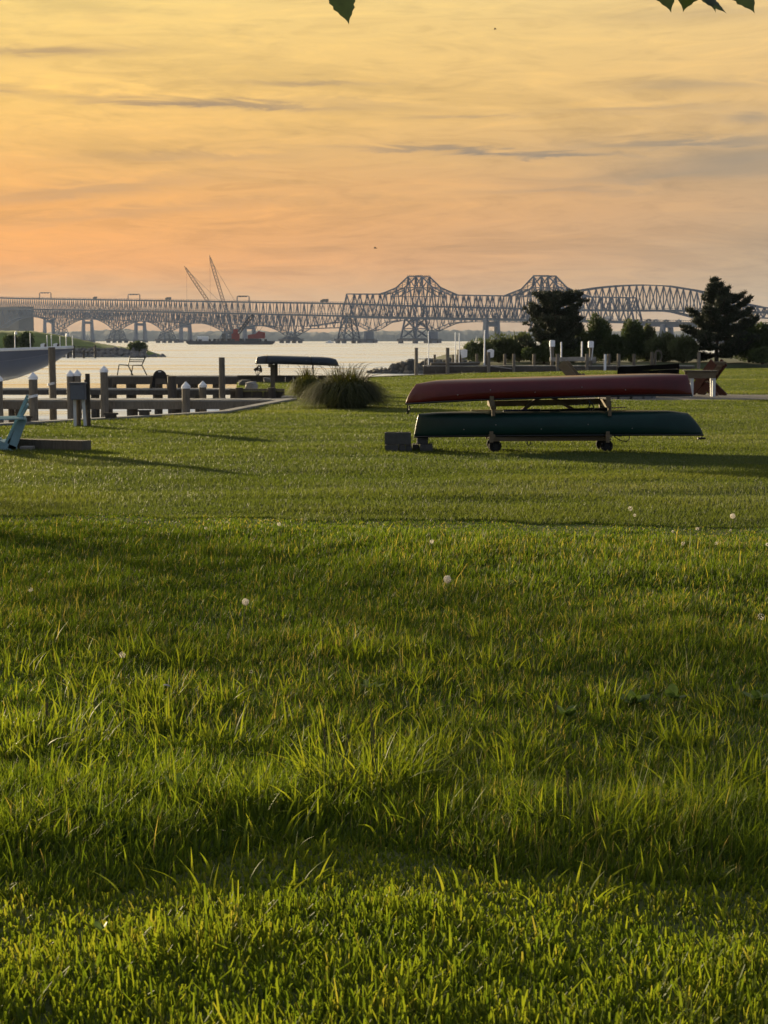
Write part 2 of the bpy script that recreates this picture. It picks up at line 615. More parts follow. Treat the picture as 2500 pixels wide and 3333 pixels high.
def lawn_material():
    m = bpy.data.materials.new('lawn_turf')
    m.use_nodes = True
    nt = m.node_tree
    b = nt.nodes['Principled BSDF']
    geo = nt.nodes.new('ShaderNodeNewGeometry')
    mp = nt.nodes.new('ShaderNodeMapping')
    mp.inputs['Scale'].default_value = (0.5, 1.2, 1)
    nt.links.new(geo.outputs['Position'], mp.inputs[0])
    n1 = nt.nodes.new('ShaderNodeTexNoise')
    n1.inputs['Scale'].default_value = 1.3
    n1.inputs['Detail'].default_value = 9
    n1.inputs['Roughness'].default_value = 0.7
    nt.links.new(mp.outputs[0], n1.inputs['Vector'])
    cr = nt.nodes.new('ShaderNodeValToRGB')
    for e, (p, c) in zip(cr.color_ramp.elements, [(0.35, (0.060, 0.080, 0.026)), (0.68, (0.105, 0.115, 0.042))]):
        e.position = p
        e.color = (*c, 1)
    nt.links.new(n1.outputs['Fac'], cr.inputs[0])
    nt.links.new(cr.outputs[0], b.inputs['Base Color'])
    b.inputs['Roughness'].default_value = 0.9
    b.inputs['Specular IOR Level'].default_value = 0.1
    n2 = nt.nodes.new('ShaderNodeTexNoise')
    n2.inputs['Scale'].default_value = 40
    n2.inputs['Detail'].default_value = 4
    nt.links.new(geo.outputs['Position'], n2.inputs['Vector'])
    bp = nt.nodes.new('ShaderNodeBump')
    bp.inputs['Strength'].default_value = 0.8
    bp.inputs['Distance'].default_value = 0.03
    nt.links.new(n2.outputs['Fac'], bp.inputs['Height'])
    nt.links.new(bp.outputs[0], b.inputs['Normal'])
    return m


M_lawn = lawn_material()
lawn = build_lawn().build('lawn', M_lawn, smooth=True)
tag(lawn, 'green lawn with an unmown strip running down to the water', kind='structure')

WATER_Z = -1.0


def water_material():
    m = bpy.data.materials.new('bay_water')
    m.use_nodes = True
    nt = m.node_tree
    b = nt.nodes['Principled BSDF']
    b.inputs['Base Color'].default_value = (0.09, 0.09, 0.075, 1)
    b.inputs['Roughness'].default_value = 0.22
    b.inputs['IOR'].default_value = 1.5
    b.inputs['Specular IOR Level'].default_value = 0.5
    geo = nt.nodes.new('ShaderNodeNewGeometry')
    hs = []
    for (sc, st, amp) in (((0.25, 0.9, 1), 1.0, 1.0), ((1.2, 4.0, 1), 1.0, 0.35), ((0.03, 0.11, 1), 1.0, 2.5)):
        mp = nt.nodes.new('ShaderNodeMapping')
        mp.inputs['Scale'].default_value = sc
        nt.links.new(geo.outputs['Position'], mp.inputs[0])
        nz = nt.nodes.new('ShaderNodeTexNoise')
        nz.inputs['Scale'].default_value = st
        nz.inputs['Detail'].default_value = 4
        nt.links.new(mp.outputs[0], nz.inputs['Vector'])
        mu = nt.nodes.new('ShaderNodeMath')
        mu.operation = 'MULTIPLY'
        mu.inputs[1].default_value = amp
        nt.links.new(nz.outputs['Fac'], mu.inputs[0])
        hs.append(mu.outputs[0])
    ad = nt.nodes.new('ShaderNodeMath')
    nt.links.new(hs[0], ad.inputs[0])
    nt.links.new(hs[1], ad.inputs[1])
    ad2 = nt.nodes.new('ShaderNodeMath')
    nt.links.new(ad.outputs[0], ad2.inputs[0])
    nt.links.new(hs[2], ad2.inputs[1])
    bp = nt.nodes.new('ShaderNodeBump')
    bp.inputs['Strength'].default_value = 1.0
    lane = None
    for (sc, lo, hi) in (((0.010, 0.060, 1), .35, .65), ((0.06, 0.42, 1), .35, .65)):
        mp = nt.nodes.new('ShaderNodeMapping')
        mp.inputs['Scale'].default_value = sc
        nt.links.new(geo.outputs['Position'], mp.inputs[0])
        nz = nt.nodes.new('ShaderNodeTexNoise')
        nz.inputs['Scale'].default_value = 1.0
        nz.inputs['Detail'].default_value = 5
        nt.links.new(mp.outputs[0], nz.inputs['Vector'])
        mr = nt.nodes.new('ShaderNodeMapRange')
        mr.inputs['From Min'].default_value = lo
        mr.inputs['From Max'].default_value = hi
        mr.inputs['To Min'].default_value = 0.25
        mr.inputs['To Max'].default_value = 1.5
        nt.links.new(nz.outputs['Fac'], mr.inputs['Value'])
        if lane is None:
            lane = mr.outputs[0]
        else:
            mm = nt.nodes.new('ShaderNodeMath')
            mm.operation = 'MULTIPLY'
            nt.links.new(lane, mm.inputs[0])
            nt.links.new(mr.outputs[0], mm.inputs[1])
            lane = mm.outputs[0]
    dm = nt.nodes.new('ShaderNodeMath')
    dm.operation = 'MULTIPLY'
    dm.inputs[1].default_value = 0.5
    nt.links.new(lane, dm.inputs[0])
    nt.links.new(dm.outputs[0], bp.inputs['Distance'])
    nt.links.new(ad2.outputs[0], bp.inputs['Height'])
    nt.links.new(bp.outputs[0], b.inputs['Normal'])
    gl = nt.nodes.new('ShaderNodeBsdfGlossy')
    gl.inputs['Color'].default_value = (0.93, 0.97, 1.0, 1)
    rg = nt.nodes.new('ShaderNodeMapRange')
    rg.inputs['From Min'].default_value = 0.1
    rg.inputs['From Max'].default_value = 1.3
    rg.inputs['To Min'].default_value = 0.14
    rg.inputs['To Max'].default_value = 0.50
    nt.links.new(lane, rg.inputs['Value'])
    nt.links.new(rg.outputs[0], gl.inputs['Roughness'])
    nt.links.new(bp.outputs[0], gl.inputs['Normal'])
    mx = nt.nodes.new('ShaderNodeMixShader')
    mx.inputs[0].default_value = 0.85
    nt.links.new(b.outputs[0], mx.inputs[1])
    nt.links.new(gl.outputs[0], mx.inputs[2])
    nt.links.new(mx.outputs[0], nt.nodes['Material Output'].inputs[0])
    return m


mb = MB()
mb.add([(-3300, -100, WATER_Z), (3300, -100, WATER_Z), (3300, 5900, WATER_Z), (-3300, 5900, WATER_Z)], [(0, 1, 2, 3)])
tag(mb.build('water', water_material()), 'pale evening water of the bay', kind='structure')

# far bank on the right, with the shrubs and pines
def far_bank():
    mb = MB()
    front = [(-1.6, 129), (1.0, 127), (5, 124), (9, 116), (14, 113), (24, 112), (34, 116), (60, 118), (110, 118)]
    vs, fs = [], []
    offs = [(-1.2, -1.3), (0.0, -0.55), (1.5, -0.12), (5, 0.0), (12, 0.05), (30, 0.1), (60, 0.05), (90, -1.4)]
    N = 60
    for i in range(N + 1):
        t = i / N * (len(front) - 1)
        k = min(int(t), len(front) - 2)
        x = front[k][0] + (front[k + 1][0] - front[k][0]) * (t - k)
        y = front[k][1] + (front[k + 1][1] - front[k][1]) * (t - k)
        taper = min(1.0, 0.03 + max(0, x + 1.6) / 8.0)
        for j, (dy, z) in enumerate(offs):
            zz = -1.3 + (z + 1.3) * min(1.0, max(0.0, (x - 1.0) / 5.0) ** 0.6)
            vs.append((x + 0.02 * dy + random.uniform(-.1, .1), y + dy * taper + random.uniform(-.1, .1), zz + random.uniform(-.05, .05)))
    m = len(offs)
    for i in range(N):
        for j in range(m - 1):
            fs.append((i * m + j, (i + 1) * m + j, (i + 1) * m + j + 1, i * m + j + 1))
    mb.add(vs, fs)
    return mb


M_bank = mat('far_bank_grass', (0.035, 0.046, 0.013), 0.9, 0.35, 0.5, 0.8, 6)
tag(far_bank().build('terrain', M_bank, smooth=True), 'low grassy bank across the canal under the pines', kind='structure')

# grassy spit on the left
SPIT = [(-200, 1066), (0, 1076), (60, 1076), (120, 1079), (180, 1088), (240, 1099), (300, 1113), (360, 1123), (420, 1133), (480, 1141), (510, 1151), (538, 1161)]
SPIT_Y = 262.0


def spit_mesh():
    mb = MB()
    vs, fs = [], []
    prof = [(-13.5, None, -1.4), (-12.0, None, -0.9), (-10.5, None, -0.1), (-9.0, 0.04, 0.3), (-5.0, 0.4, 0.2), (0, 0.85, 0.1), (6, 1.0, 0.0), (14, 0.85, 0), (24, 0.3, 0), (30, None, -1.5)]
    m = len(prof)
    px = -260
    n = 0
    while px <= 540:
        py = np.interp(px, [s[0] for s in SPIT], [s[1] for s in SPIT])
        top = P(px, py, SPIT_Y + 6)
        k = min(1.0, max(0.0, (top.z + 1.0) / 1.2))
        for (dy, f, z0) in prof:
            if f is None:
                z = -1.4 + (z0 + 1.4) * k
            else:
                z = max(-1.3, -1.4 + (0.3 + 1.4) * k + (top.z - 0.3) * f) if top.z > 0.3 else -1.4 + (top.z + 1.4) * (0.9 + 0.1 * f)
            a = P(px, 1150, SPIT_Y + dy * (0.5 + 0.5 * k))
            vs.append((a.x, a.y, z + random.uniform(-.06, .06)))
        n += 1
        px += 10
    for i in range(n - 1):
        for j in range(m - 1):
            fs.append((i * m + j, (i + 1) * m + j, (i + 1) * m + j + 1, i * m + j + 1))
    mb.add(vs, fs)
    return mb


M_spit = mat('spit_grass', (0.085, 0.125, 0.024), 0.9, 0.35, 0.25, 0.8, 4)
tag(spit_mesh().build('hill', M_spit, smooth=True), 'grassy mound of the point across the inlet', kind='structure')


# far shore woods
def far_shore():
    V, Q = [], []
    nx, ny = 420, 16
    x0, x1 = -1500, 1500
    for j in range(ny):
        for i in range(nx):
            x = x0 + (x1 - x0) * i / (nx - 1)
            y = 4300 + 55 * j
            px = 1250 + x / y * F
            base = np.interp(px, [-300, 120, 260, 420, 640, 820, 1000, 1200, 1400, 1700, 2100, 2800], [22, 22, 26, 31, 24, 27, 23, 26, 31, 25, 27, 25])
            if j == 0:
                z = -1.5
            else:
                g = min(1, 0.35 + j / 5.0)
                z = base * g + 6.5 * (mnoise.noise(Vector((x * .035, y * .02, 0))) + 0.6 * mnoise.noise(Vector((x * .11, y * .05, 3))))
            V.append((x, y + random.uniform(-15, 15) if j else y, z))
    for j in range(ny - 1):
        for i in range(nx - 1):
            a = j * nx + i
            Q.append((a, a + 1, a + nx + 1, a + nx))
    o = np_mesh('far_shore_woods', np.array(V), np.array(Q), M_far, smooth=True)
    tag(o, 'low hazy wooded shore beyond the bridge', 'woods', kind='stuff')


far_shore()

# ------------------------------------------------------------------ bridges
B_ALONG = Vector((0.675, -0.738, 0))
B_PERP = Vector((0.738, 0.675, 0))


def on_line(DA):
    def f(px, py, off=0.0):
        a, b = ray(px, py)
        Y = DA / (1 + 1.093 * a)
        return Vector((a * Y, Y, CAM_H + b * Y)) + B_PERP * off
    return f


FA = on_line(1434.0)
FB = on_line(1637.0)


def interp(tab, x):
    return float(np.interp(x, [t[0] for t in tab], [t[1] for t in tab]))


def frange(a, b, n):
    return [a + (b - a) * i / n for i in range(n + 1)]


DECK_A = [(-80, 1000), (0, 1002), (600, 1014), (1050, 1024), (1300, 1030), (1650, 1036), (2000, 1043), (2300, 1050), (2600, 1057)]
DECK_B = [(-80, 965), (60, 969), (700, 979), (1100, 985), (1300, 992), (1650, 1000), (1850, 1006), (2270, 1008), (2600, 1016)]


def deck(fn, tab, px0, px1, w, thick, parent):
    xs = frange(px0, px1, 40)
    mb = MB()
    for a, b in zip(xs[:-1], xs[1:]):
        pa, pb = fn(a, interp(tab, a)), fn(b, interp(tab, b))
        poly = [pa, pb, pb - Vector((0, 0, thick)), pa - Vector((0, 0, thick))]
        mb.prism(poly, B_PERP * w)
    d = mb.build('deck', M_road, parent)
    for off in (0.15, w - 0.15):
        mr = MB()
        for a, b in zip(xs[:-1], xs[1:]):
            up = Vector((0, 0, 1.1))
            mr.bar(fn(a, interp(tab, a), off) + up, fn(b, interp(tab, b), off) + up, 0.3, 0.25)
            for c in frange(a, b, 4)[:-1]:
                q = fn(c, interp(tab, c), off)
                mr.bar(q, q + up, 0.3)
        mr.build('railing', M_steel, d)


def truss_span(fn, nodes, top, bot, w, t, parent, name='truss_span', verts=True, lateral=True):
    """nodes: list of columns; warren truss with verticals on both sides of the roadway"""
    for off in (0.3, w - 0.3):
        mb = MB()
        for i, x in enumerate(nodes):
            T, B = fn(x, interp(top, x), off), fn(x, interp(bot, x), off)
            if verts and (T - B).length > 0.5:
                mb.bar(T, B, t * 0.75)
            if i + 1 < len(nodes):
                x2 = nodes[i + 1]
                T2, B2 = fn(x2, interp(top, x2), off), fn(x2, interp(bot, x2), off)
                mb.bar(T, T2, t * 1.25)
                mb.bar(B, B2, t * 1.25)
                if i % 2 == 0:
                    mb.bar(B, T2, t)
                else:
                    mb.bar(T, B2, t)
        mb.build(name, M_steel, parent)
    if lateral:
        for tab, nm in ((top, 'upper_bracing'), (bot, 'lower_bracing')):
            mb = MB()
            for i, x in enumerate(nodes):
                mb.bar(fn(x, interp(tab, x), 0.3), fn(x, interp(tab, x), w - 0.3), t * 0.7)
                if i + 1 < len(nodes):
                    x2 = nodes[i + 1]
                    mb.bar(fn(x, interp(tab, x), 0.3), fn(x2, interp(tab, x2), w - 0.3), t * 0.5)
            mb.build(nm, M_steel, parent)


def arch_tab(x0, y0, x1, y1, mid, p=2.3, n=12):
    out = []
    for i in range(n + 1):
        t = i / n
        s = abs(2 * t - 1) ** p
        yb = y0 + (y1 - y0) * t
        out.append((x0 + (x1 - x0) * t, mid + (yb - mid) * s))
    return out


def waterline(fn, px):
    """row of the waterline on a bridge line"""
    a, _ = ray(px, 1115)
    p = fn(px, 1115)
    return p.x, p.y


def trestle(fn, px, ytop, half_top, half_base, w, parent, t=0.75, flare=0.25, levels=3):
    """four braced steel legs on a concrete footing: half widths are in columns"""
    root = None
    wl = []
    tops, bots = [], []
    for off, f in ((0.3, -flare), (w - 0.3, 1 + flare)):
        for s in (-1, 1):
            tp = fn(px + s * half_top, ytop, off)
            bp = fn(px + s * half_base, 1110, w * f if off < 1 else w * f)
            bp.z = WATER_Z + 4.2
            tops.append(tp)
            bots.append(bp)
    mb = MB()
    for a, b in zip(tops, bots):
        mb.bar(a, b, t * 1.4)
    for (i, j) in ((0, 1), (2, 3), (0, 2), (1, 3)):
        for k in range(levels):
            k0, k1 = k / levels, (k + 1) / levels
            a0, a1 = tops[i].lerp(bots[i], k0), tops[i].lerp(bots[i], k1)
            b0, b1 = tops[j].lerp(bots[j], k0), tops[j].lerp(bots[j], k1)
            mb.bar(a0, b1, t * 0.7)
            mb.bar(b0, a1, t * 0.7)
            mb.bar(a1, b1, t * 0.8)
    tr = mb.build('trestle', M_steel, parent)
    mf = MB()
    c = (bots[0] + bots[1] + bots[2] + bots[3]) / 4
    rz = math.atan2(B_ALONG.y, B_ALONG.x)
    la = (bots[1] - bots[0]).length + 5.0
    lp = (bots[2] - bots[0]).length + 5.0
    mf.box((c.x, c.y, WATER_Z + 3.3), (la, lp, 1.9), rz)
    for b in bots:
        mf.cyl((b.x, b.y, WATER_Z - 1), (b.x, b.y, WATER_Z + 4.25), 2.4, n=10)
    mf.build('footing', M_concD, tr)


def frame_pier(fn, px, ytop, ybeam, legw, w, parent, base=True, taper=1.35, o0=0.0):
    """two concrete legs across the bridge joined by a cap beam"""
    mb = MB()
    ends = []
    for off in (o0, o0 + w):
        tp = fn(px, ytop, off)
        bt = Vector((tp.x, tp.y, WATER_Z + 0.5))
        bt += B_PERP * (0.08 * w * (-1 if off == o0 else 1))
        h = legw / 2
        vs = []
        for (c, s) in ((bt, taper), (tp, 1.0)):
            for (sa, sp) in ((-1, -1), (1, -1), (1, 1), (-1, 1)):
                vs.append(c + B_ALONG * (sa * h * s) + B_PERP * (sp * h * s))
        mb.add(vs, [(0, 1, 2, 3), (7, 6, 5, 4), (0, 4, 5, 1), (1, 5, 6, 2), (2, 6, 7, 3), (3, 7, 4, 0)])
        ends.append((tp, bt))
    a, b = fn(px, ybeam, o0), fn(px, ybeam, o0 + w)
    mb.bar(a, b, legw * 0.9, legw * 1.1)
    pr = mb.build('concrete_pier', M_conc, parent)
    if base:
        mf = MB()
        for tp, bt in ends:
            mf.cyl((bt.x, bt.y, WATER_Z - 1), (bt.x, bt.y, WATER_Z + 3.4), legw * 1.25, n=12)
        mf.bar(Vector((ends[0][1].x, ends[0][1].y, WATER_Z + 2.6)), Vector((ends[1][1].x, ends[1][1].y, WATER_Z + 2.6)), legw * 1.4, 1.6)
        mf.build('footing', M_concD, pr)


def build_bridge_front():
    W = 10.5
    root = thing('truss_bridge', FA(1250, 1117), 'nearer blue grey steel truss bridge with two peaked towers on braced trestles', 'bridge')
    deck(FA, DECK_A, -80, 2600, W, 1.7, root)
    sup = [(0, 1066), (186, 1070), (369, 1075), (531, 1080), (731, 1085), (934, 1098), (1112, 1068)]
    mids = [1030, 1036, 1044, 1051, 1060, 1066]
    npan = [24, 24, 20, 22, 20, 14]
    for i in range(6):
        (x0, y0), (x1, y1) = sup[i], sup[i + 1]
        bot = arch_tab(x0, y0, x1, y1, mids[i]) if i < 5 else [(934, 1098), (985, 1070), (1112, 1066)]
        nodes = frange(x0, x1, npan[i])
        top = [(x, interp(DECK_A, x) + 4) for x in nodes]
        truss_span(FA, nodes, top, bot, W, 0.55, root)
    for x, y in sup[1:6]:
        trestle(FA, x, y, 7, 10, W, root, t=0.62, levels=2)
    # cantilever through truss
    TOP = [(1112, 1028), (1128, 957), (1240, 957), (1290, 936), (1328, 900), (1372, 900), (1408, 935), (1465, 960), (1640, 963), (1697, 941),
           (1737, 898), (1783, 898), (1818, 934), (1850, 950), (1900, 966), (2045, 969), (2063, 1042)]
    BOT = [(x, interp(DECK_A, x) + 7) for x in frange(1100, 2080, 49)]
    nodes = [1112, 1128, 1149, 1170, 1191, 1212, 1233, 1252, 1271, 1290, 1309, 1328, 1350, 1372, 1390, 1408, 1427, 1446, 1465, 1484, 1504, 1524,
             1543, 1562, 1582, 1602, 1621, 1640, 1659, 1678, 1697, 1717, 1737, 1760, 1783, 1800, 1818, 1834, 1850, 1875, 1900, 1929, 1958, 1987, 2016, 2045, 2063]
    cuts = [0, 10, 18, 27, 31, 38, 46]
    for a, b in zip(cuts[:-1], cuts[1:]):
        truss_span(FA, nodes[a:b + 1], TOP, BOT, W, 0.80, root, 'cantilever_truss')
    # mid-height chords and fans inside the two towers
    for (l, c0, c1, r) in ((1271, 1328, 1372, 1427), (1678, 1737, 1783, 1834)):
        for off in (0.3, W - 0.3):
            mb = MB()
            ym = 965
            mb.bar(FA(l, ym, off), FA(c0, 936, off), 0.8)
            mb.bar(FA(c0, 936, off), FA(c1, 936, off), 0.8)
            mb.bar(FA(c1, 936, off), FA(r, ym, off), 0.8)
            mb.bar(FA(l, ym, off), FA(r, ym, off), 0.5)
            c = (c0 + c1) / 2
            mb.bar(FA(c0, 900, off), FA(c, 936, off), 0.7)
            mb.bar(FA(c1, 900, off), FA(c, 936, off), 0.7)
            mb.bar(FA(c0, 936, off), FA(c, 1000, off), 0.7)
            mb.bar(FA(c1, 936, off), FA(c, 1000, off), 0.7)
            mb.build('tower_bracing', M_steel, root)
        mb = MB()
        mb.bar(FA(c0 - 2, 896, 0.3), FA(c1 + 2, 896, 0.3), 0.25)
        mb.bar(FA(c0 - 2, 896, W - .3), FA(c1 + 2, 896, W - .3), 0.25)
        for x in frange(c0 - 2, c1 + 2, 8):
            mb.bar(FA(x, 900, 0.3), FA(x, 895, 0.3), 0.25)
            mb.bar(FA(x, 900, W - 0.3), FA(x, 895, W - 0.3), 0.25)
        mb.build('tower_walkway_rail', M_steel, root)
    # bent brace from trestle to deck at the left end of the deck trusses
    trestle(FA, 1122, 1032, 8, 10, W, root, t=0.8, flare=0.45, levels=2)
    trestle(FA, 1338, 1036, 20, 24, W, root, t=1.0, flare=0.35, levels=2)
    trestle(FA, 1752, 1044, 20, 24, W, root, t=1.0, flare=0.35, levels=2)
    frame_pier(FA, 1580, 1037, 1056, 3.4, 13.5, root, taper=1.2, o0=1.0)
    frame_pier(FA, 2056, 1048, 1056, 3.0, 11, root, taper=1.2)
    frame_pier(FA, 2158, 1056, 1060, 3.0, 9.5, root, taper=1.25)
    frame_pier(FA, 2330, 1060, 1066, 3.0, 9.5, root, taper=1.25)
    # plate girder of the right approach
    mb = MB()
    for a, b in zip(frange(2063, 2600, 12)[:-1], frange(2063, 2600, 12)[1:]):
        for off in (0.6, W - 0.6):
            mb.prism([FA(a, interp(DECK_A, a) + 6, off), FA(b, interp(DECK_A, b) + 6, off), FA(b, interp(DECK_A, b) + 17, off), FA(a, interp(DECK_A, a) + 17, off)], B_PERP * 0.3)
    mb.build('plate_girder', M_steel, root)


def build_bridge_far():
    W = 11.0
    root = thing('truss_bridge', FB(1250, 1117), 'farther grey truss bridge with a long arched span beside the right pine', 'bridge')
    deck(FB, DECK_B, -80, 2600, W, 1.9, root)
    bot = [(-80, 1034), (0, 1036), (100, 1031), (148, 1036), (205, 1034), (274, 1040), (350, 1040), (445, 1046), (520, 1046), (592, 1052), (720, 1054), (860, 1060), (1000, 1062), (1090, 1048),
           (1150, 1052), (1178, 1066), (1200, 1077), (1216, 1072), (1250, 1050), (1290, 1043), (1330, 1044), (1370, 1058), (1405, 1078), (1430, 1066), (1465, 1051), (1520, 1047), (1850, 1050)]
    cuts = [(-80, 148, 32), (148, 274, 18), (274, 445, 22), (445, 592, 18), (592, 800, 22), (800, 1000, 18), (1000, 1200, 12), (1200, 1405, 12), (1405, 1620, 12), (1620, 1840, 12)]
    for a, b, n in cuts:
        nodes = frange(a, b, n)
        top = [(x, interp(DECK_B, x) + 4) for x in nodes]
        truss_span(FB, nodes, top, bot, W, 0.55, root)
    # arched through span
    TOP = [(1806, 1008), (1822, 962), (1850, 950), (1930, 937), (2000, 930), (2080, 927), (2160, 930), (2260, 946), (2330, 966), (2400, 986), (2470, 1001), (2600, 1010)]
    BOT = [(1806, 1009), (2170, 1013), (2240, 1030), (2290, 1048), (2310, 1048), (2360, 1036), (2450, 1034), (2600, 1040)]
    nodes = [1806, 1822, 1850] + frange(1850, 2290, 20)[1:]
    truss_span(FB, nodes, TOP, BOT, W, 0.75, root, 'arched_truss')
    truss_span(FB, frange(2290, 2600, 16), TOP, BOT, W, 0.8, root, 'arched_truss')
    for x, yt in ((148, 1037), (274, 1041), (445, 1047), (592, 1053), (800, 1058)):
        frame_pier(FB, x, yt, yt + 9, 3.0, 12.5, root, taper=1.45, o0=-1)
    for x in (1188, 1396):
        mb = MB()
        a = FB(x, 1078, 0)
        rz = math.atan2(B_ALONG.y, B_ALONG.x)
        c = a + B_PERP * (W / 2)
        mb.box((c.x, c.y, (c.z + WATER_Z) / 2), (3.0, W + 1, c.z - WATER_Z), rz)
        pr = mb.build('concrete_pier', M_conc, root)
        mf = MB()
        for s in (-0.5, 0.5):
            e = c + B_PERP * ((W + 4) * s)
            mf.box((e.x, e.y, WATER_Z + 1.5), (6, 5, 5), rz)
        mf.box((c.x, c.y, WATER_Z + 3.4), (5.2, W + 5, 1.6), rz)
        mf.build('footing', M_concD, pr)
    # anchorage block
    mb = MB()
    a, b = FB(-110, 1003, -3), FB(66, 1003, -3)
    for z0, z1, d in ((WATER_Z - 2, a.z, 24),):
        mb.prism([Vector((a.x, a.y, z0)), Vector((b.x, b.y, z0)), Vector((b.x, b.y, z1)), Vector((a.x, a.y, z1))], B_PERP * d)
        an = mb.build('anchorage', M_anchor, root)
    # sign gantries over the roadway
    for (x0, x1, y) in ((127, 164, 952), (415, 453, 957), (770, 809, 963)):
        mb = MB()
        o0, o1 = 0.5, W - 0.5
        p0, p1 = FB(x0, y, o0), FB(x1, y, o0)
        q0 = FB(x0, interp(DECK_B, x0), o0)
        q1 = FB(x1, interp(DECK_B, x1), o0)
        for k in (0, 0.9):
            off = B_PERP * k
            mb.tube([q0 + off, q0.lerp(p0, 0.8) + off, p0 + off + (p1 - p0) * 0.08, p1 + off - (p1 - p0) * 0.08, q1.lerp(p1, 0.8) + off, q1 + off], 0.35, 5)
        for k in range(3):
            c = p0.lerp(p1, 0.25 + 0.25 * k)
            mb.box(c + Vector((0, 0, -0.6)), (3.0, 0.5, 1.6), 0)
        mb.build('sign_gantry', M_concD, root)


build_bridge_front()
build_bridge_far()


def car_profile(L, H, kind):
    if kind == 'truck':
        return [(0, .3), (L, .3), (L, H), (L * .28, H), (L * .27, H * .8), (L * .06, H * .75), (0, H * .5)]
    return [(0, .35), (L, .35), (L, .85), (L * .86, .95), (L * .72, H), (L * .38, H), (L * .22, .95), (0, .8)]


def vehicle(fn, tab, px, off, L, H, kind, m, label):
    c = fn(px, interp(tab, px), off)
    root = thing('truck' if kind == 'truck' else 'car', c, label, 'truck' if kind == 'truck' else 'car', 'vehicles crossing the bridge')
    mb = MB()
    poly = [c + B_ALONG * x + Vector((0, 0, z)) for x, z in car_profile(L, H, kind)]
    mb.prism(poly, B_PERP * 1.9)
    mb.build('body', m, root)
    for fx in (0.2, 0.8):
        mw = MB()
        w = c + B_ALONG * (L * fx) + Vector((0, 0, .35))
        mw.cyl(w - B_PERP * .05, w + B_PERP * 1.95, .36, n=8)
        mw.build('wheel', M_rubber, root)


M_car = mat('dark_car_paint', (0.05, 0.055, 0.065), 0.4, 0.1, 1)
M_carw = mat('pale_car_paint', (0.35, 0.36, 0.38), 0.4, 0.1, 1)
vehicle(FA, DECK_A, 2098, 1, 5, 1.75, 'car', M_car, 'small dark car on the lower roadway, first past the truss end')
vehicle(FA, DECK_A, 2112, 5, 4.6, 1.6, 'car', M_carw, 'pale car close behind the first car on the lower roadway')
vehicle(FA, DECK_A, 2156, 1, 4.6, 1.5, 'car', M_car, 'dark low car above the concrete pier on the lower roadway')
vehicle(FA, DECK_A, 2196, 1, 5, 1.8, 'car', M_carw, 'pale car nearest the right pine on the lower roadway')
vehicle(FA, DECK_A, 1960, 1, 9, 3.3, 'truck', M_carw, 'pale box truck behind the shrubs on the lower roadway')
vehicle(FB, DECK_B, 535, 1, 11, 3.4, 'truck', M_car, 'dark lorry on the upper roadway left of the crane booms')
vehicle(FB, DECK_B, 300, 1, 8, 2.8, 'truck', M_car, 'dark van on the upper roadway between the two left gantries')
vehicle(FB, DECK_B, 1040, 1, 12, 3.5, 'truck', M_car, 'dark lorry on the upper roadway just left of the towers')

# ------------------------------------------------------------------ cranes and barges
def lattice_boom(mb, p, q, w0, w1, n, t):
    p, q = Vector(p), Vector(q)
    d = (q - p).normalized()
    a = d.cross(Vector((0, 1, 0))).normalized()
    b = d.cross(a).normalized()

    def ring(k):
        c = p.lerp(q, k)
        w = w0 + (w1 - w0) * max(0, (k - 0.85) / 0.15) if k > .85 else w0 * min(1, 0.35 + k * 6)
        return [c + a * w + b * w, c - a * w + b * w, c - a * w - b * w, c + a * w - b * w]
    prev = ring(0)
    for i in range(1, n + 1):
        cur = ring(i / n)
        for k in range(4):
            mb.bar(prev[k], cur[k], t)
            mb.bar(prev[k], cur[(k + 1) % 4], t * 0.6)
        prev = cur


def crane(tip, foot, mast, hook_row, label, m, Y):
    t, f = P(*tip, Y), P(*foot, Y)
    root = thing('crane', Vector((f.x, f.y, WATER_Z + 2)), label, 'crane')
    mb = MB()
    lattice_boom(mb, f, t, 1.9, 0.7, 24, 0.6)
    d = (t - f).normalized()
    mb.bar(t, t + d * 3, 0.8)
    mb.build('boom', m, root)
    mm = P(*mast, Y)
    mw = MB()
    mw.bar(f.lerp(t, 0.97), mm, 0.22)
    mw.bar(f.lerp(t, 0.97) + Vector((0, 1.5, 0)), mm + Vector((0, 1.5, 0)), 0.22)
    h = P(tip[0] + (2 if tip[0] > 650 else 6), hook_row, Y)
    mw.bar(Vector((h.x, t.y, t.z)), h, 0.2)
    mw.build('cables', M_barge, root)
    mh = MB()
    base = Vector((f.x, f.y, WATER_Z + 2.4))
    mh.box(base + Vector((2.5, 0, 2.6)), (8, 4, 3.4))
    mh.box(base + Vector((0, -2.2, 2.2)), (2, 1.6, 2.4))
    mh.bar(f, base + Vector((0, 0, 2)), 2.0)
    mh.build('house', m, root)
    for s in (-1, 1):
        mt = MB()
        mt.box(base + Vector((1, s * 2.6, 0.5)), (8.5, 1.0, 1.0))
        mt.build('track', M_barge, root)
    mg = MB()
    mg.bar(mm, base + Vector((5, 0, 4)), 0.5)
    mg.bar(mm, base + Vector((1, 0, 4)), 0.5)
    mg.build('gantry', m, root)


crane((604, 872), (752, 1092), (745, 1010), 1080, 'left lattice boom crane leaning lower to the left behind the bridge', M_crane, 2050)
crane((684, 838), (762, 1098), (776, 1000), 1080, 'taller steeper lattice boom crane behind the bridge', M_crane, 2080)


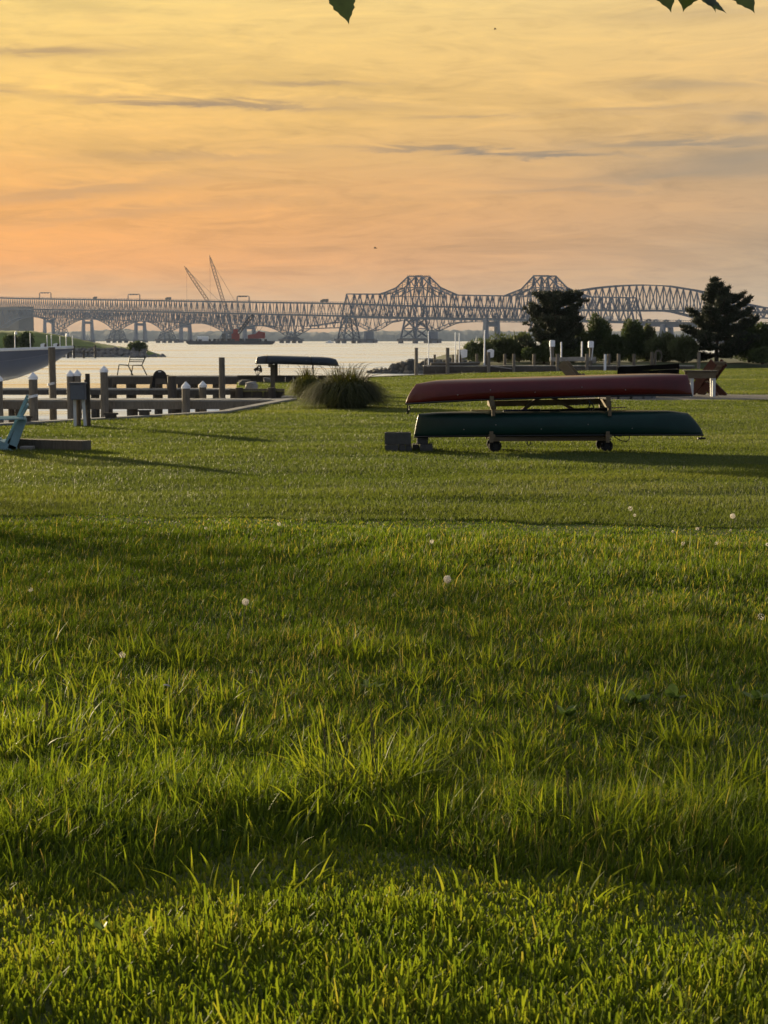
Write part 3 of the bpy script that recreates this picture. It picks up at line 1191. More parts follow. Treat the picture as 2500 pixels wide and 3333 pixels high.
def barge(px0, px1, Y, h, depth, label, name='barge'):
    a, b = P(px0, 1115, Y), P(px1, 1115, Y)
    root = thing(name, Vector(((a.x + b.x) / 2, Y, WATER_Z)), label, 'barge')
    mb = MB()
    z = WATER_Z
    mb.prism([Vector((a.x + 2.5, Y, z - .5)), Vector((b.x - 2.5, Y, z - .5)), Vector((b.x, Y, z + h * .6)), Vector((b.x, Y, z + h)), Vector((a.x, Y, z + h)), Vector((a.x, Y, z + h * .6))], (0, depth, 0))
    mb.build('hull', M_barge, root)
    return root, a.x, b.x, z + h


barge(690, 840, 2065, 2.2, 22, 'distant barge carrying the two tall cranes behind the bridge')
root, bx0, bx1, bz = barge(605, 890, 1000, 2.3, 16, 'long dark work barge in front of the bridge trestles')
mb = MB()
for i in range(22):
    x = random.uniform(bx0 + 2, bx1 - 2)
    mb.box((x, 1000 + random.uniform(2, 14), bz + 0.5), (random.uniform(.5, 3.2), random.uniform(1, 2.5), random.uniform(.6, 2.2)))
for x in (-103.8, -103.0, -102.2):
    mb.box((x - 1.0, 1004, bz + 2.4), (0.5, 0.5, 5.0))
mb.build('deck_gear', M_barge, root)
c0 = P(662, 1108, 1000)
o = MB().box((c0.x - 0.5, 1003, bz + 1.3), (7.0, 2.6, 2.5)).add([(c0.x - 4, 1001.7, bz + 2.55), (c0.x + 3, 1001.7, bz + 2.55), (c0.x + 3, 1004.3, bz + 2.55), (c0.x - 4, 1004.3, bz + 2.55), (c0.x - 4, 1003, bz + 3.0), (c0.x + 3, 1003, bz + 3.0)], [(0, 1, 5, 4), (2, 3, 4, 5), (0, 4, 3), (1, 2, 5)]).build('site_cabin', M_white, loc=(c0.x, 1003, bz))
tag(o, 'white site cabin standing on the left of the work barge', 'cabin')
cx = P(835, 1100, 1000).x
root = thing('crane', Vector((cx, 1006, bz)), 'red crane with a short dark lattice boom on the work barge', 'crane')
mb = MB()
mb.prism([Vector((cx - 6, 1004, bz + 1.6)), Vector((cx + 5, 1004, bz + 1.6)), Vector((cx + 5, 1004, bz + 5.5)), Vector((cx + 1, 1004, bz + 6.4)), Vector((cx - 1, 1004, bz + 4.6)), Vector((cx - 6, 1004, bz + 3.9))], (0, 4, 0))
mb.build('house', M_rust, root)
mb = MB()
mb.box((cx - 14, 1006, bz + 2.4), (5, 4, 4.8)).box((cx - 14, 1006, bz + 6.2), (3, 3, 2.8))
mb.build('cab', M_rust, root)
mb = MB()
lattice_boom(mb, (cx - 14, 1006, bz + 3), P(824, 1024, 1006), 0.9, 0.5, 12, 0.5)
mb.build('boom', M_barge, root)
mb = MB()
for px0, py0 in ((828, 1050), (842, 1050), (860, 1055)):
    mb.bar(P(px0, py0, 1006), (cx + random.uniform(-5, 5), 1006, bz + 5), 0.18)
    mb.bar(P(px0, py0, 1006), P(824, 1026, 1006), 0.16)
mb.build('cables', M_barge, root)
mb = MB().box((cx - 3, 1006, bz + 0.8), (9, 6, 1.5))
mb.build('tracks', M_barge, root)


# ------------------------------------------------------------------ small boat near the far shore, birds
def far_boat():
    p = P(1073, 1113.5, 1600)
    root = thing('motorboat', Vector((p.x, 1600, WATER_Z)), 'tiny white motorboat far off below the bridge', 'boat')
    mb = MB()
    z = WATER_Z
    mb.prism([Vector((p.x - 4, 1600, z - .2)), Vector((p.x + 3.5, 1600, z - .2)), Vector((p.x + 5, 1600, z + 1.4)), Vector((p.x - 4.3, 1600, z + 1.1))], (0, 2.6, 0))
    mb.build('hull', M_white, root)
    mb = MB().prism([Vector((p.x - 2, 1600.5, z + 1.1)), Vector((p.x + 2, 1600.5, z + 1.2)), Vector((p.x + 1, 1600.5, z + 2.6)), Vector((p.x - 1.6, 1600.5, z + 2.6))], (0, 1.6, 0))
    mb.build('cabin', M_white, root)


far_boat()


def bird(px, py, Y, label):
    c = P(px, py, Y)
    root = thing('bird', c, label, 'bird', 'birds flying over the water')
    mb = MB().tube([c + Vector((-.15, 0, 0)), c + Vector((-.06, 0, .01)), c + Vector((.07, 0, .01)), c + Vector((.16, 0, .02))], [.006, .04, .035, .006], 6)
    mb.build('body', M_black, root)
    for s in (-1, 1):
        mw = MB().add([c + Vector((.06, 0, .02)), c + Vector((-.06, 0, .02)), c + Vector((-.09, s * .18, .1)), c + Vector((0, s * .2, .11)), c + Vector((-.12, s * .38, .05)), c + Vector((-.07, s * .4, .055))], [(0, 1, 2, 3), (3, 2, 4, 5)])
        mw.build('wing', M_black, root)


bird(1222, 808, 130, 'tiny dark bird low over the left bridge tower')
bird(1612, 95, 160, 'tiny dark bird high in the yellow sky')

# ------------------------------------------------------------------ rocks
def rock_mesh(seed, m):
    bm = bmesh.new()
    bmesh.ops.create_icosphere(bm, subdivisions=2, radius=1.0)
    for v in bm.verts:
        n = mnoise.noise(v.co * 1.1 + Vector((seed * 7.1, 0, 0))) * .45 + mnoise.noise(v.co * 2.7 + Vector((0, seed * 3.3, 0))) * .2
        v.co *= 1 + n
        for ax in range(3):
            lim = 0.72 + 0.1 * math.sin(seed + ax)
            v.co[ax] = max(-lim, min(lim, v.co[ax]))
    me = bpy.data.meshes.new('rock')
    bm.to_mesh(me)
    bm.free()
    me.materials.append(m)
    return me


def riprap(name, label, spots, m):
    c = Vector(spots[0][0])
    root = thing(name, c, label, 'riprap')
    ms = [rock_mesh(i, m) for i in range(7)]
    for p, s in spots:
        o = bpy.data.objects.new('rock', random.choice(ms))
        COL.objects.link(o)
        o.parent = root
        o.location = Vector(p) - c
        o.rotation_euler = [random.uniform(0, 6.28) for _ in range(3)]
        o.scale = (s * random.uniform(.9, 1.4), s * random.uniform(.8, 1.1), s * random.uniform(.65, .95))
    return root


spots = []
px = -30
while px < 532:
    py = interp(SPIT, px)
    for row in range(3):
        if px > 470 and row > 1 - (px - 470) / 60:
            continue
        q = P(px + random.uniform(-5, 5), 1150, SPIT_Y - 12.6 + row * 1.1 + (0 if px < 480 else (px - 480) * 0.05))
        spots.append(((q.x, q.y, -1.05 + row * 0.52 + random.uniform(-.1, .1)), random.uniform(.45, .75)))
    px += 10
riprap('riprap_bank', 'grey riprap stones along the foot of the grassy point', spots, M_rock)

spots = []
for i in range(150):
    t = (i + random.random()) / 150
    px = 1195 + t * 470
    k = min(1, t * 3.2)
    Y = 126.5 - 3 * t - (3.5 * max(0, t - .45)) + random.uniform(-1, 1)
    row = random.randint(0, 2)
    q = P(px, 1200, Y + row * .7)
    spots.append(((q.x, q.y, -1.15 + row * .42 * k + random.uniform(0, .15)), random.uniform(.34, .58) * (0.6 + 0.4 * k)))
riprap('riprap_bank', 'dark boulders of the low breakwater across the canal', spots, M_rockD)

# ------------------------------------------------------------------ vegetation
def leaf_quads(pts, size, up=0.0, elong=2.0, seed=1):
    """numpy leaf faces (quads) at points with random orientation, up in 0..1 pushes them to stand upright"""
    g = np.random.default_rng(seed)
    n = len(pts)
    d = g.normal(size=(n, 3))
    d[:, 2] = np.abs(d[:, 2]) * (1 - up) + up * 2.2 * (0.5 + g.random(n))
    d /= np.linalg.norm(d, axis=1, keepdims=True)
    r = g.normal(size=(n, 3))
    w = np.cross(d, r)
    w /= np.linalg.norm(w, axis=1, keepdims=True) + 1e-9
    s = size * g.uniform(.6, 1.4, n)[:, None]
    L = d * s * elong
    V = np.stack([pts, pts + L * .5 + w * s * .5, pts + L, pts + L * .5 - w * s * .5], 1).reshape(-1, 3)
    Q = np.arange(4 * n).reshape(n, 4)
    return V, Q


def ellipsoid_points(c, r, n, seed, shell=0.55):
    g = np.random.default_rng(seed)
    d = g.normal(size=(n, 3))
    d /= np.linalg.norm(d, axis=1, keepdims=True)
    k = shell + (1 - shell) * g.random(n) ** 0.6
    return np.array(c) + d * k[:, None] * np.array(r)


def crown_obj(name, V, Q, m, parent):
    o = np_mesh(name, V - np.array(ORG[parent]), Q, m, parent=parent)
    return o


def pine(base, H, rad, lean, seed, label, asym=0.0, bare=0.06, nb=62):
    """windblown shore pine: trunk, whorled limbs turned up at the ends, tufts of needles"""
    rr = random.Random(seed)
    root = thing('pine_tree', base, label, 'tree', 'shore pines')
    pts = []
    for i in range(9):
        t = i / 8
        pts.append(base + Vector((lean * t * t + 0.08 * math.sin(t * 7 + seed), 0.05 * math.sin(t * 5), H * 0.96 * t)))
    mb = MB().tube(pts, [0.16 * (1 - t / 9.5) + 0.012 for t in range(9)], 8)
    mb.build('trunk', M_bark, root, smooth=True)
    ml = MB()
    tips = []

    def trunk_at(t):
        k = min(int(t * 8), 7)
        return pts[k].lerp(pts[k + 1], t * 8 - k)
    for i in range(nb):
        t = bare + (0.98 - bare) * (i / nb) ** 0.9 + rr.uniform(-.015, .015)
        t = round(t * 10) / 10 + rr.uniform(-.02, .02)
        t = max(bare, min(.985, t))
        az = i * 2.399 + rr.uniform(-.5, .5)
        prof = rad(t)
        ln = prof * rr.uniform(.45, 1.12) * (1 + asym * math.cos(az))
        a = trunk_at(t)
        up = 0.05 + 0.35 * t
        q = [a]
        for k in range(1, 6):
            s = k / 5
            q.append(a + Vector((math.cos(az) * ln * s, math.sin(az) * ln * s, ln * (up * s - 0.18 * math.sin(s * 3.0) * (1 - t) + 0.16 * s ** 3))))
        ml.tube(q, [0.045 * (1 - s / 6.2) * (0.4 + ln * .35) + 0.006 for s in range(6)], 4)
        nt_ = int(8 + ln * 11)
        for j in range(nt_):
            s = 0.22 + 0.78 * (j + rr.random()) / nt_
            k = min(int(s * 5), 4)
            c = q[k].lerp(q[k + 1], s * 5 - k)
            side = rr.uniform(-1, 1) * 0.24 * ln
            perp = Vector((-math.sin(az), math.cos(az), 0))
            tips.append(c + perp * side * s + Vector((0, 0, rr.uniform(-.05, .14))))
    for k in range(6):
        tips.append(pts[-1] + Vector((rr.uniform(-.12, .12), rr.uniform(-.12, .12), rr.uniform(-.2, .18))))
    ml.build('limbs', M_bark, root)
    g = np.random.default_rng(seed)
    T = np.array([tuple(t) for t in tips])
    n = 30
    c = np.repeat(T, n, axis=0)
    N_ = len(c)
    d = g.normal(size=(N_, 3))
    d[:, 2] = np.abs(d[:, 2]) * 1.1 + 0.25
    d /= np.linalg.norm(d, axis=1, keepdims=True)
    c = c + g.normal(size=(N_, 3)) * np.array([.09, .09, .045])
    r = g.normal(size=(N_, 3))
    w = np.cross(d, r)
    w /= np.linalg.norm(w, axis=1, keepdims=True)
    Ls = g.uniform(.14, .32, N_)[:, None]
    ws = g.uniform(.022, .045, N_)[:, None]
    V = np.stack([c - w * ws, c + w * ws, c + d * Ls + w * ws * .3, c + d * Ls - w * ws * .3], 1).reshape(-1, 3)
    Q = np.arange(4 * N_).reshape(N_, 4)
    crown_obj('crown', V, Q, M_needle, root)
    return root


def rad_left(t):
    return float(np.interp(t, [0, .12, .3, .5, .68, .82, .92, 1], [2.5, 2.6, 2.6, 2.6, 2.6, 2.1, 1.2, .15]))


def rad_right(t):
    return float(np.interp(t, [0, .12, .28, .42, .56, .70, .84, 1], [3.1, 3.5, 3.3, 2.9, 2.4, 1.6, .9, .10]))


pb = P(1798, 1182, 118); pb.z = 0.0
pine(pb, 5.35, rad_left, 0.45, 11, 'bushy dark shore pine behind the boat lift, left of the two pines', nb=74)
pb = P(2335, 1186, 118); pb.z = 0.0
pine(pb, 6.45, rad_right, -0.35, 23, 'tall pointed dark pine near the right edge of the picture', asym=0.12, nb=96)


def shrub(px, py_top, half, Y, label, seed, m, leaf=0.10, up=0.2, n=7500, spikes=0.0, lobes=7, name='shrub'):
    """leafy shrub built of overlapping lobes; half is its half width in columns"""
    rr = random.Random(seed)
    base = P(px, 1180, Y)
    base.z = 0.0
    H = P(px, py_top, Y).z
    H *= 1.10
    hw = half / F * Y * 1.2
    root = thing(name, base, label, 'shrub', 'shrubs on the bank across the canal')
    ms = MB()
    for k in range(7):
        a = rr.uniform(0, 6.28)
        e = base + Vector((math.cos(a) * hw * .6, math.sin(a) * hw * .5, H * rr.uniform(.55, .85)))
        ms.tube([base + Vector((rr.uniform(-.1, .1), rr.uniform(-.1, .1), -.05)), base.lerp(e, .5) + Vector((0, 0, .1)), e], [.04, .025, .008], 5)
    ms.build('stems', M_bark, root)
    allp = []
    for k in range(lobes):
        ox = rr.uniform(-.75, .75) * hw
        hh = H * (1 - 0.45 * (abs(ox) / hw) ** 1.6) * rr.uniform(.78, 1.0)
        r = (hw * rr.uniform(.28, .45), hw * rr.uniform(.3, .5), hh * .42)
        allp.append(ellipsoid_points((base.x + ox, base.y + rr.uniform(-.5, .5) * hw * .6, hh * .60), r, n // lobes, seed * 31 + k))
    allp.append(ellipsoid_points((base.x, base.y, H * .32), (hw * .95, hw * .6, H * .34), n // 3, seed * 31 + 99, .3))
    pts = np.concatenate(allp)
    pts[:, 2] = np.maximum(pts[:, 2], 0.02)
    V, Q = leaf_quads(pts, leaf, up, 2.2, seed)
    if spikes > 0:
        g = np.random.default_rng(seed + 5)
        k = int(160 * spikes)
        sp = np.stack([base.x + g.uniform(-hw, hw, k), base.y + g.uniform(-.6, .2, k) * hw, np.zeros(k)], 1)
        sp[:, 2] = H * (1 - .4 * (np.abs(sp[:, 0] - base.x) / hw) ** 1.8) * g.uniform(.55, .95, k)
        V2, Q2 = leaf_quads(sp, 0.07, .9, 6, seed + 6)
        Q = np.concatenate([Q, Q2 + len(V)])
        V = np.concatenate([V, V2])
    crown_obj('crown', V, Q, m, root)
    return root


shrub(1560, 1112, 45, 119, 'rounded green shrub at the water end of the shrub row', 41, M_shrub2, up=.5, spikes=1)
shrub(1625, 1096, 50, 121, 'tall reedy shrub left of the bushy pine', 42, M_shrub2, up=.6, spikes=1.5)
shrub(1690, 1092, 48, 122, 'reedy shrub touching the left side of the bushy pine', 43, M_shrub2, up=.6, spikes=1.5)
shrub(1935, 1034, 62, 121, 'rounded leafy shrub right behind the bushy pine', 44, M_shrub)
shrub(2055, 1048, 48, 121, 'tallest leafy shrub midway between the two pines', 45, M_shrub)
shrub(2105, 1062, 36, 121.5, 'paler leafy shrub right of the tallest one', 46, M_shrub2)
shrub(1990, 1092, 50, 119, 'low dark shrub filling the gap between two leafy shrubs', 47, M_shrub)
shrub(2160, 1094, 52, 119.5, 'feathery reed clump beside the right pine', 48, M_shrub2, up=.8, spikes=2)
shrub(2225, 1100, 40, 117.5, 'reed clump standing against the left foot of the right pine', 49, M_shrub2, up=.8, spikes=2)
shrub(2440, 1058, 60, 119.5, 'dark leafy shrub right of the tall pine', 50, M_shrub)
shrub(2510, 1040, 60, 118, 'dark shrub cut off by the right edge', 51, M_shrub)
shrub(2480, 1135, 40, 113.5, 'low blue green bush at the right edge near the lawn', 52, M_shrub)
shrub(1850, 1108, 62, 117, 'dark undergrowth bush behind the boat lift guide poles', 53, M_shrub)
shrub(1770, 1120, 60, 117, 'dark undergrowth bush under the bushy pine', 54, M_shrub)
for (px, top, half, Y, lb, sd_) in ((36, 1092, 26, 247, 'dark round bush on the grassy point nearest the left edge', 61), (86, 1083, 26, 246.5, 'taller dark bush on the grassy point behind the boat bow', 62),
                                    (448, 1114, 34, 252, 'small shrub at the tip of the grassy point', 63)):
    base = P(px, 1140, Y)
    Hh = P(px, top, Y).z
    hw = half / F * Y
    zb_ = 0.2 if px < 200 else -0.7
    b0 = Vector((base.x, base.y, zb_))
    root = thing('shrub', b0, lb, 'shrub', 'bushes on the grassy point')
    pts = np.concatenate([ellipsoid_points((base.x + ox * hw, base.y, (Hh + zb_) * .5), (hw * .5, hw * .5, (Hh - zb_) * (.54 - abs(ox) * .15)), 700, sd_ * 3 + k, .4) for k, ox in enumerate((-.45, 0, .1, .5))])
    V, Q = leaf_quads(pts, .16, .3, 2.0, sd_)
    crown_obj('crown', V, Q, M_shrub, root)
    ms = MB()
    for k in range(4):
        ms.tube([b0, b0 + Vector((random.uniform(-.6, .6) * hw, 0, Hh * .7))], [.05, .02], 5)
    ms.build('stems', M_bark, root)


def fountain_grass(c, radius, height, n, label, seed, m, plumes=60):
    root = thing('ornamental_grass', c, label, 'grass clump')
    g = np.random.default_rng(seed)
    segs = 7
    az = g.uniform(0, 2 * np.pi, n)
    spread = g.random(n) ** 0.7
    h = height * (.30 + .90 * g.random(n) ** .8) * (1.0 - 0.12 * spread)
    out = radius * .75 * spread * g.uniform(.4, 1.35, n)
    b0 = radius * .42 * np.sqrt(g.random(n))
    w = g.uniform(.0045, .0095, n)
    twist = g.normal(0, .25, n)
    V = np.zeros((n, segs + 1, 2, 3))
    for k in range(segs + 1):
        s = k / segs
        rr_ = b0 + out * s ** 1.35
        aa = 1.2 + 1.3 * spread
        z = h * (aa * s - (aa - 1 + .97 * spread) * s * s)
        x, y = np.cos(az + twist * s) * rr_, np.sin(az + twist * s) * rr_
        ww = w * (1 - s ** 2 * .85)
        V[:, k, 0] = np.stack([x - np.sin(az) * ww, y + np.cos(az) * ww, z], 1)
        V[:, k, 1] = np.stack([x + np.sin(az) * ww, y - np.cos(az) * ww, z], 1)
    idx = np.arange(n * (segs + 1) * 2).reshape(n, segs + 1, 2)
    Q = np.stack([idx[:, :-1, 0], idx[:, :-1, 1], idx[:, 1:, 1], idx[:, 1:, 0]], -1).reshape(-1, 4)
    V = V.reshape(-1, 3)
    V[:, 2] = np.maximum(V[:, 2], 0.0)
    rnd = np.repeat(g.random(n), (segs + 1) * 2)
    np_mesh('foliage', V, Q, m, rnd=rnd, parent=root)
    mp = MB()
    r2 = random.Random(seed)
    for i in range(plumes):
        a = r2.uniform(0, 6.28)
        o = r2.uniform(.1, .75) * radius
        hh = height * r2.uniform(.85, 1.18)
        q = [c + Vector((0, 0, .1)), c + Vector((math.cos(a) * o * .4, math.sin(a) * o * .4, hh * .6)), c + Vector((math.cos(a) * o * .8, math.sin(a) * o * .8, hh * .95)), c + Vector((math.cos(a) * o * 1.1, math.sin(a) * o * 1.1, hh))]
        mp.tube(q, [.004, .004, .006, .002], 3)
    mp.build('seed_stalks', M_bark, root)
    return root


M_fount = grass_mat('fountain_grass_blades', [(0, (0.020, 0.026, 0.008)), (.55, (0.045, 0.052, 0.015)), (.9, (0.07, 0.075, 0.024)), (1, (0.12, 0.11, 0.05))], .33)
M_fount2 = grass_mat('pale_fountain_grass_blades', [(0, (0.04, 0.05, 0.012)), (1, (0.11, 0.115, 0.035))], .4)
c = G(1128, 1330); c.z = 0
fountain_grass(c, 1.18, 1.0, 10500, 'large dark clump of ornamental grass at the lawn corner', 5, M_fount, 60)
c = G(1000, 1297); c.z = 0
fountain_grass(c, .62, .85, 3200, 'smaller paler grass clump behind the left side of the large one', 6, M_fount2, 40)

def added_shade_tree(base, H, rad_, z0, label, seed, n):
    """unseen broadleaf tree added left of the picture to shade part of the strip"""
    rr = random.Random(seed)
    root = thing('added_shade_tree', base, label, 'tree')
    pts = [base + Vector((.06 * math.sin(i * 1.3), .05 * math.cos(i), H * .8 * i / 6)) for i in range(7)]
    MB().tube(pts, [.11 - .014 * i for i in range(7)], 8).build('trunk', M_bark, root, smooth=True)
    ml = MB()
    cen = []
    for i in range(26):
        t = .2 + .8 * i / 26
        a = i * 2.4
        p = pts[min(int(t * 6), 6)]
        zz = z0 + (H - z0) * (i + .5) / 26
        r = rad_ * math.sin(math.pi * min(.97, .22 + .75 * (zz - z0) / (H - z0))) * rr.uniform(.45, .8)
        e = Vector((base.x + math.cos(a) * r, base.y + math.sin(a) * r, base.z + zz))
        s0 = Vector((base.x, base.y, max(base.z + .5, e.z - r * .6)))
        ml.tube([s0, s0.lerp(e, .5) + Vector((0, 0, .08)), e], [.035, .022, .008], 5)
        cen.append(e)
    ml.build('limbs', M_bark, root)
    P_ = [ellipsoid_points(tuple(e), (rad_ * .36, rad_ * .36, rad_ * .26), n // 26, seed + k, .2) for k, e in enumerate(cen)]
    V, Q = leaf_quads(np.concatenate(P_), .05, .0, 1.7, seed)
    crown_obj('crown', V, Q, M_leaf, root)


added_shade_tree(Vector((-7.7, 18.2, 0)), 4.6, 2.35, .5, 'unseen leafy tree added left of the picture to shade the long grass', 301, 7000)  # out of view, added only for the shade it throws

# ------------------------------------------------------------------ docks and piles
def pile(px, ytop, Y, wpx, label, cap=False, m=None, group=None, zb=-1.8, name='mooring_pile', cat='pile', lean=0.0):
    t = P(px, ytop, Y)
    r = wpx / F * Y / 2
    root = thing(name, Vector((t.x, Y, WATER_Z)), label, cat, group)
    m = m or M_wood
    ct = r * 1.25 if cap else 0
    n = 12
    mb = MB()
    rings = 7
    vs, fs = [], []
    for k in range(rings + 1):
        z = zb + (t.z - ct - zb) * k / rings
        for i in range(n):
            a = 2 * math.pi * i / n
            rr = r * (1.06 - .06 * k / rings) * (1 + .05 * math.sin(i * 2.3 + k * .7 + px))
            vs.append((t.x + math.cos(a) * rr + lean * (z - t.z), Y + math.sin(a) * rr, z))
    for k in range(rings):
        for i in range(n):
            fs.append((k * n + i, k * n + (i + 1) % n, (k + 1) * n + (i + 1) % n, (k + 1) * n + i))
    fs.append(tuple(range(rings * n, rings * n + n)))
    mb.add(vs, fs)
    if not cap:
        bpy.data.objects.remove(root)
        return tag(mb.build(name, m, loc=(t.x, Y, WATER_Z)), label, cat, group)
    mb.build('post', m, root)
    if cap:
        mc = MB()
        z = t.z - ct
        mc.cyl((t.x, Y, z - r * .45), (t.x, Y, z + r * .12), r * 1.12, r * 1.16, 14)
        mc.cyl((t.x, Y, z + r * .12), (t.x, Y, t.z), r * 1.16, .012, 14)
        mc.build('cap', M_cap, root)
    return root


def dock(px0, px1, Y, ztop, depth, face, label, legs, legw, m_face, name='dock', loc_z=None):
    a, b = P(px0, 1300, Y), P(px1, 1300, Y)
    root = thing(name, Vector(((a.x + b.x) / 2, Y + depth / 2, ztop)), label, 'dock')
    L = b.x - a.x
    n = int(L / .15)
    th = .04
    me = None
    for i in range(n):
        c = Vector((a.x + (i + .5) * L / n, Y + depth / 2, ztop - th / 2 + random.uniform(-.004, .004)))
        if me is None:
            o = MB().box((0, 0, 0), (L / n - .008, depth, th)).build('plank', M_deck)
            me = o.data
        else:
            o = bpy.data.objects.new('plank', me)
            COL.objects.link(o)
        o.parent = root
        o.location = c - ORG[root]
        o.rotation_euler = (0, 0, random.uniform(-.006, .006))
    for k, yy in enumerate((Y + .03, Y + depth - .05)):
        mb = MB()
        segs = max(2, int(L / 3.6))
        for i in range(segs):
            x0, x1 = a.x + L * i / segs + .004, a.x + L * (i + 1) / segs - .004
            mb.box(((x0 + x1) / 2, yy, ztop - th - .003 - face / 2), (x1 - x0, .07, face + random.uniform(-.01, .01)))
        mb.build('stringer', m_face, root)
    for px in legs:
        c = P(px, 1300, Y)
        for yy in (Y + .25, Y + depth - .25):
            mb = MB().cyl((c.x, yy, -1.8), (c.x, yy, ztop - th - .004), legw / F * Y / 2, n=10, wob=.04)
            mb.build('leg', M_woodD, root)
    return root


dock(-70, 962, 44.0, 0.0, 1.3, .22, 'nearest grey plank dock running out from the lawn corner', (30, 418, 565), 22, M_wood)
dock(-70, 772, 52.0, 0.06, 1.1, .16, 'middle dark dock behind the white capped piles', (300, 418, 508, 565, 640), 18, M_woodD)
dock(340, 905, 63.0, 0.245, 1.6, .30, 'farthest dock that carries the metal garden chair', (352, 417, 505, 585, 622, 700), 20, M_woodD)

PI = [(-6, 1218, 43.7, 27, True, 'white capped pile cut off by the left edge'),
      (107, 1211, 43.7, 28, True, 'white capped pile beside the teal chair back'),
      (228, 1205, 43.7, 23, True, 'left one of the two white capped piles touching behind the grey box'),
      (251, 1203, 43.75, 24, True, 'right one of the two white capped piles touching behind the grey box'),
      (338, 1190, 43.7, 25, True, 'tallest white capped pile, left of the metal garden chair'),
      (605, 1242, 43.7, 26, True, 'short white capped pile in front of the nearest dock'),
      (660, 1240, 45.6, 24, True, 'short white capped pile just behind the nearest dock')]
for (px, yt, Y, w, cp, lb) in PI:
    pile(px, yt, Y, w, lb, cp, group='white capped piles')
pile(168, 1130, 45.7, 23, 'tall dark pile without cap in front of the boat bow', m=M_wood)
pile(722, 1163, 45.9, 20, 'tall bare grey pile right of the docks', m=M_wood)
pile(357, 1232, 53.4, 16, 'short bare pile half hidden behind the tallest capped pile', m=M_woodD)
pile(560, 1224, 51.7, 30, 'thick dark pile against the round backed chair', m=M_woodD)
pile(283, 1236, 53.4, 18, 'dark bare pile behind the grey electric box', m=M_woodD)
pile(779, 1262, 46.45, 26, 'stubby dark pile at the end of the low timber wall', m=M_woodD)
pile(884, 1262, 46.45, 26, 'stubby dark pile at the foot of the canoe rack post', m=M_woodD)
# rope wound on piles
for (px, py, Y, r, lb) in ((168, 1252, 45.7, .12, 'white rope wound on the tall dark pile'), (107, 1293, 43.7, .14, 'pale rope wound on the capped pile beside the chair')):
    c = P(px, py, Y)
    mb = MB()
    for k in range(3):
        pts = [(c.x + math.cos(a) * r, Y + math.sin(a) * r, c.z + k * .025 + .03 * math.cos(a)) for a in np.linspace(0, 6.2, 16)]
        mb.tube(pts, .012, 5)
    tag(mb.build('mooring_rope', M_white, loc=c), lb, 'rope', 'ropes on piles')


# timber bulkhead along the lawn
def bulkhead(p, q, ztop, label, capw=.26, m=M_deck, height=1.4):
    p, q = Vector((p[0], p[1], 0)), Vector((q[0], q[1], 0))
    root = thing('bulkhead', Vector((p.x, p.y, ztop)), label, 'bulkhead', 'timber bulkheads')
    d = (q - p)
    L = d.length
    d.normalize()
    nrm = Vector((-d.y, d.x, 0))
    segs = max(1, int(L / 3.6))
    for i in range(segs):
        a = p + d * (L * i / segs + .004)
        b = p + d * (L * (i + 1) / segs - .004)
        u = Vector((0, 0, ztop + random.uniform(-.004, .004)))
        MB().bar(a + u, b + u, capw, .07).build('cap_board', m, root)
    ns = int(L / .3)
    me = None
    mb = MB()
    for i in range(ns):
        c = p + d * (L * (i + .5) / ns) + nrm * .03
        mb.box((c.x, c.y, ztop - .04 - height / 2), (L / ns - .01, .06, height), math.atan2(d.y, d.x))
    mb.build('sheet_planks', M_woodD, root)
    return root


bulkhead((BKm.x, BKm.y), (BK0.x - .0, BK0.y), .03, 'weathered cap of the lawn bulkhead left of the teal chair')
bulkhead((BK0.x, BK0.y), (BKC.x, BKC.y), .03, 'long bulkhead edge between the lawn and the white capped piles')
bulkhead((BKC.x, BKC.y), (BK1.x, BK1.y), .03, 'short steep bulkhead edge that meets the nearest dock')
bulkhead((-4.66, 46.6), (-3.0, 46.6), .20, 'low dark timber wall below the canoe rack', .12, M_wood)
bulkhead((-5.9, 62.1), (-1.74, 62.1), .26, 'dark timber wall behind the canoe rack at the open water', .16, M_woodD, 1.2)
bulkhead((-1.74, 62.1), (-0.7, 70.0), .02, 'bulkhead edge hidden behind the large grass clump', .2, M_woodD)
bulkhead((-0.7, 70.0), (4.96, 80.0), .02, 'bulkhead edge along the canal behind the red canoe bow', .2, M_woodD)
bulkhead((4.96, 80.0), (24.5, 95.0), -.03, 'far bulkhead edge along the canal at the right', .2, M_woodD)

for i, (px, py, lb) in enumerate(((80, 1374, 'dark cleat block on the bulkhead beside the teal chair'), (360, 1363, 'dark cleat block on the bulkhead right of the grey box'), (469, 1353, 'small dark cleat block alone on the bulkhead edge'))):
    c = G(px, py - 2, .07)
    root = thing('cleat', c, lb, 'cleat', 'cleats on the bulkhead')
    MB().box(c + Vector((0, .05, .035)), (.22, .12, .07)).build('base', M_woodD, root)
    MB().box(c + Vector((0, .05, .09)), (.30, .06, .04)).build('horn', M_woodD, root)


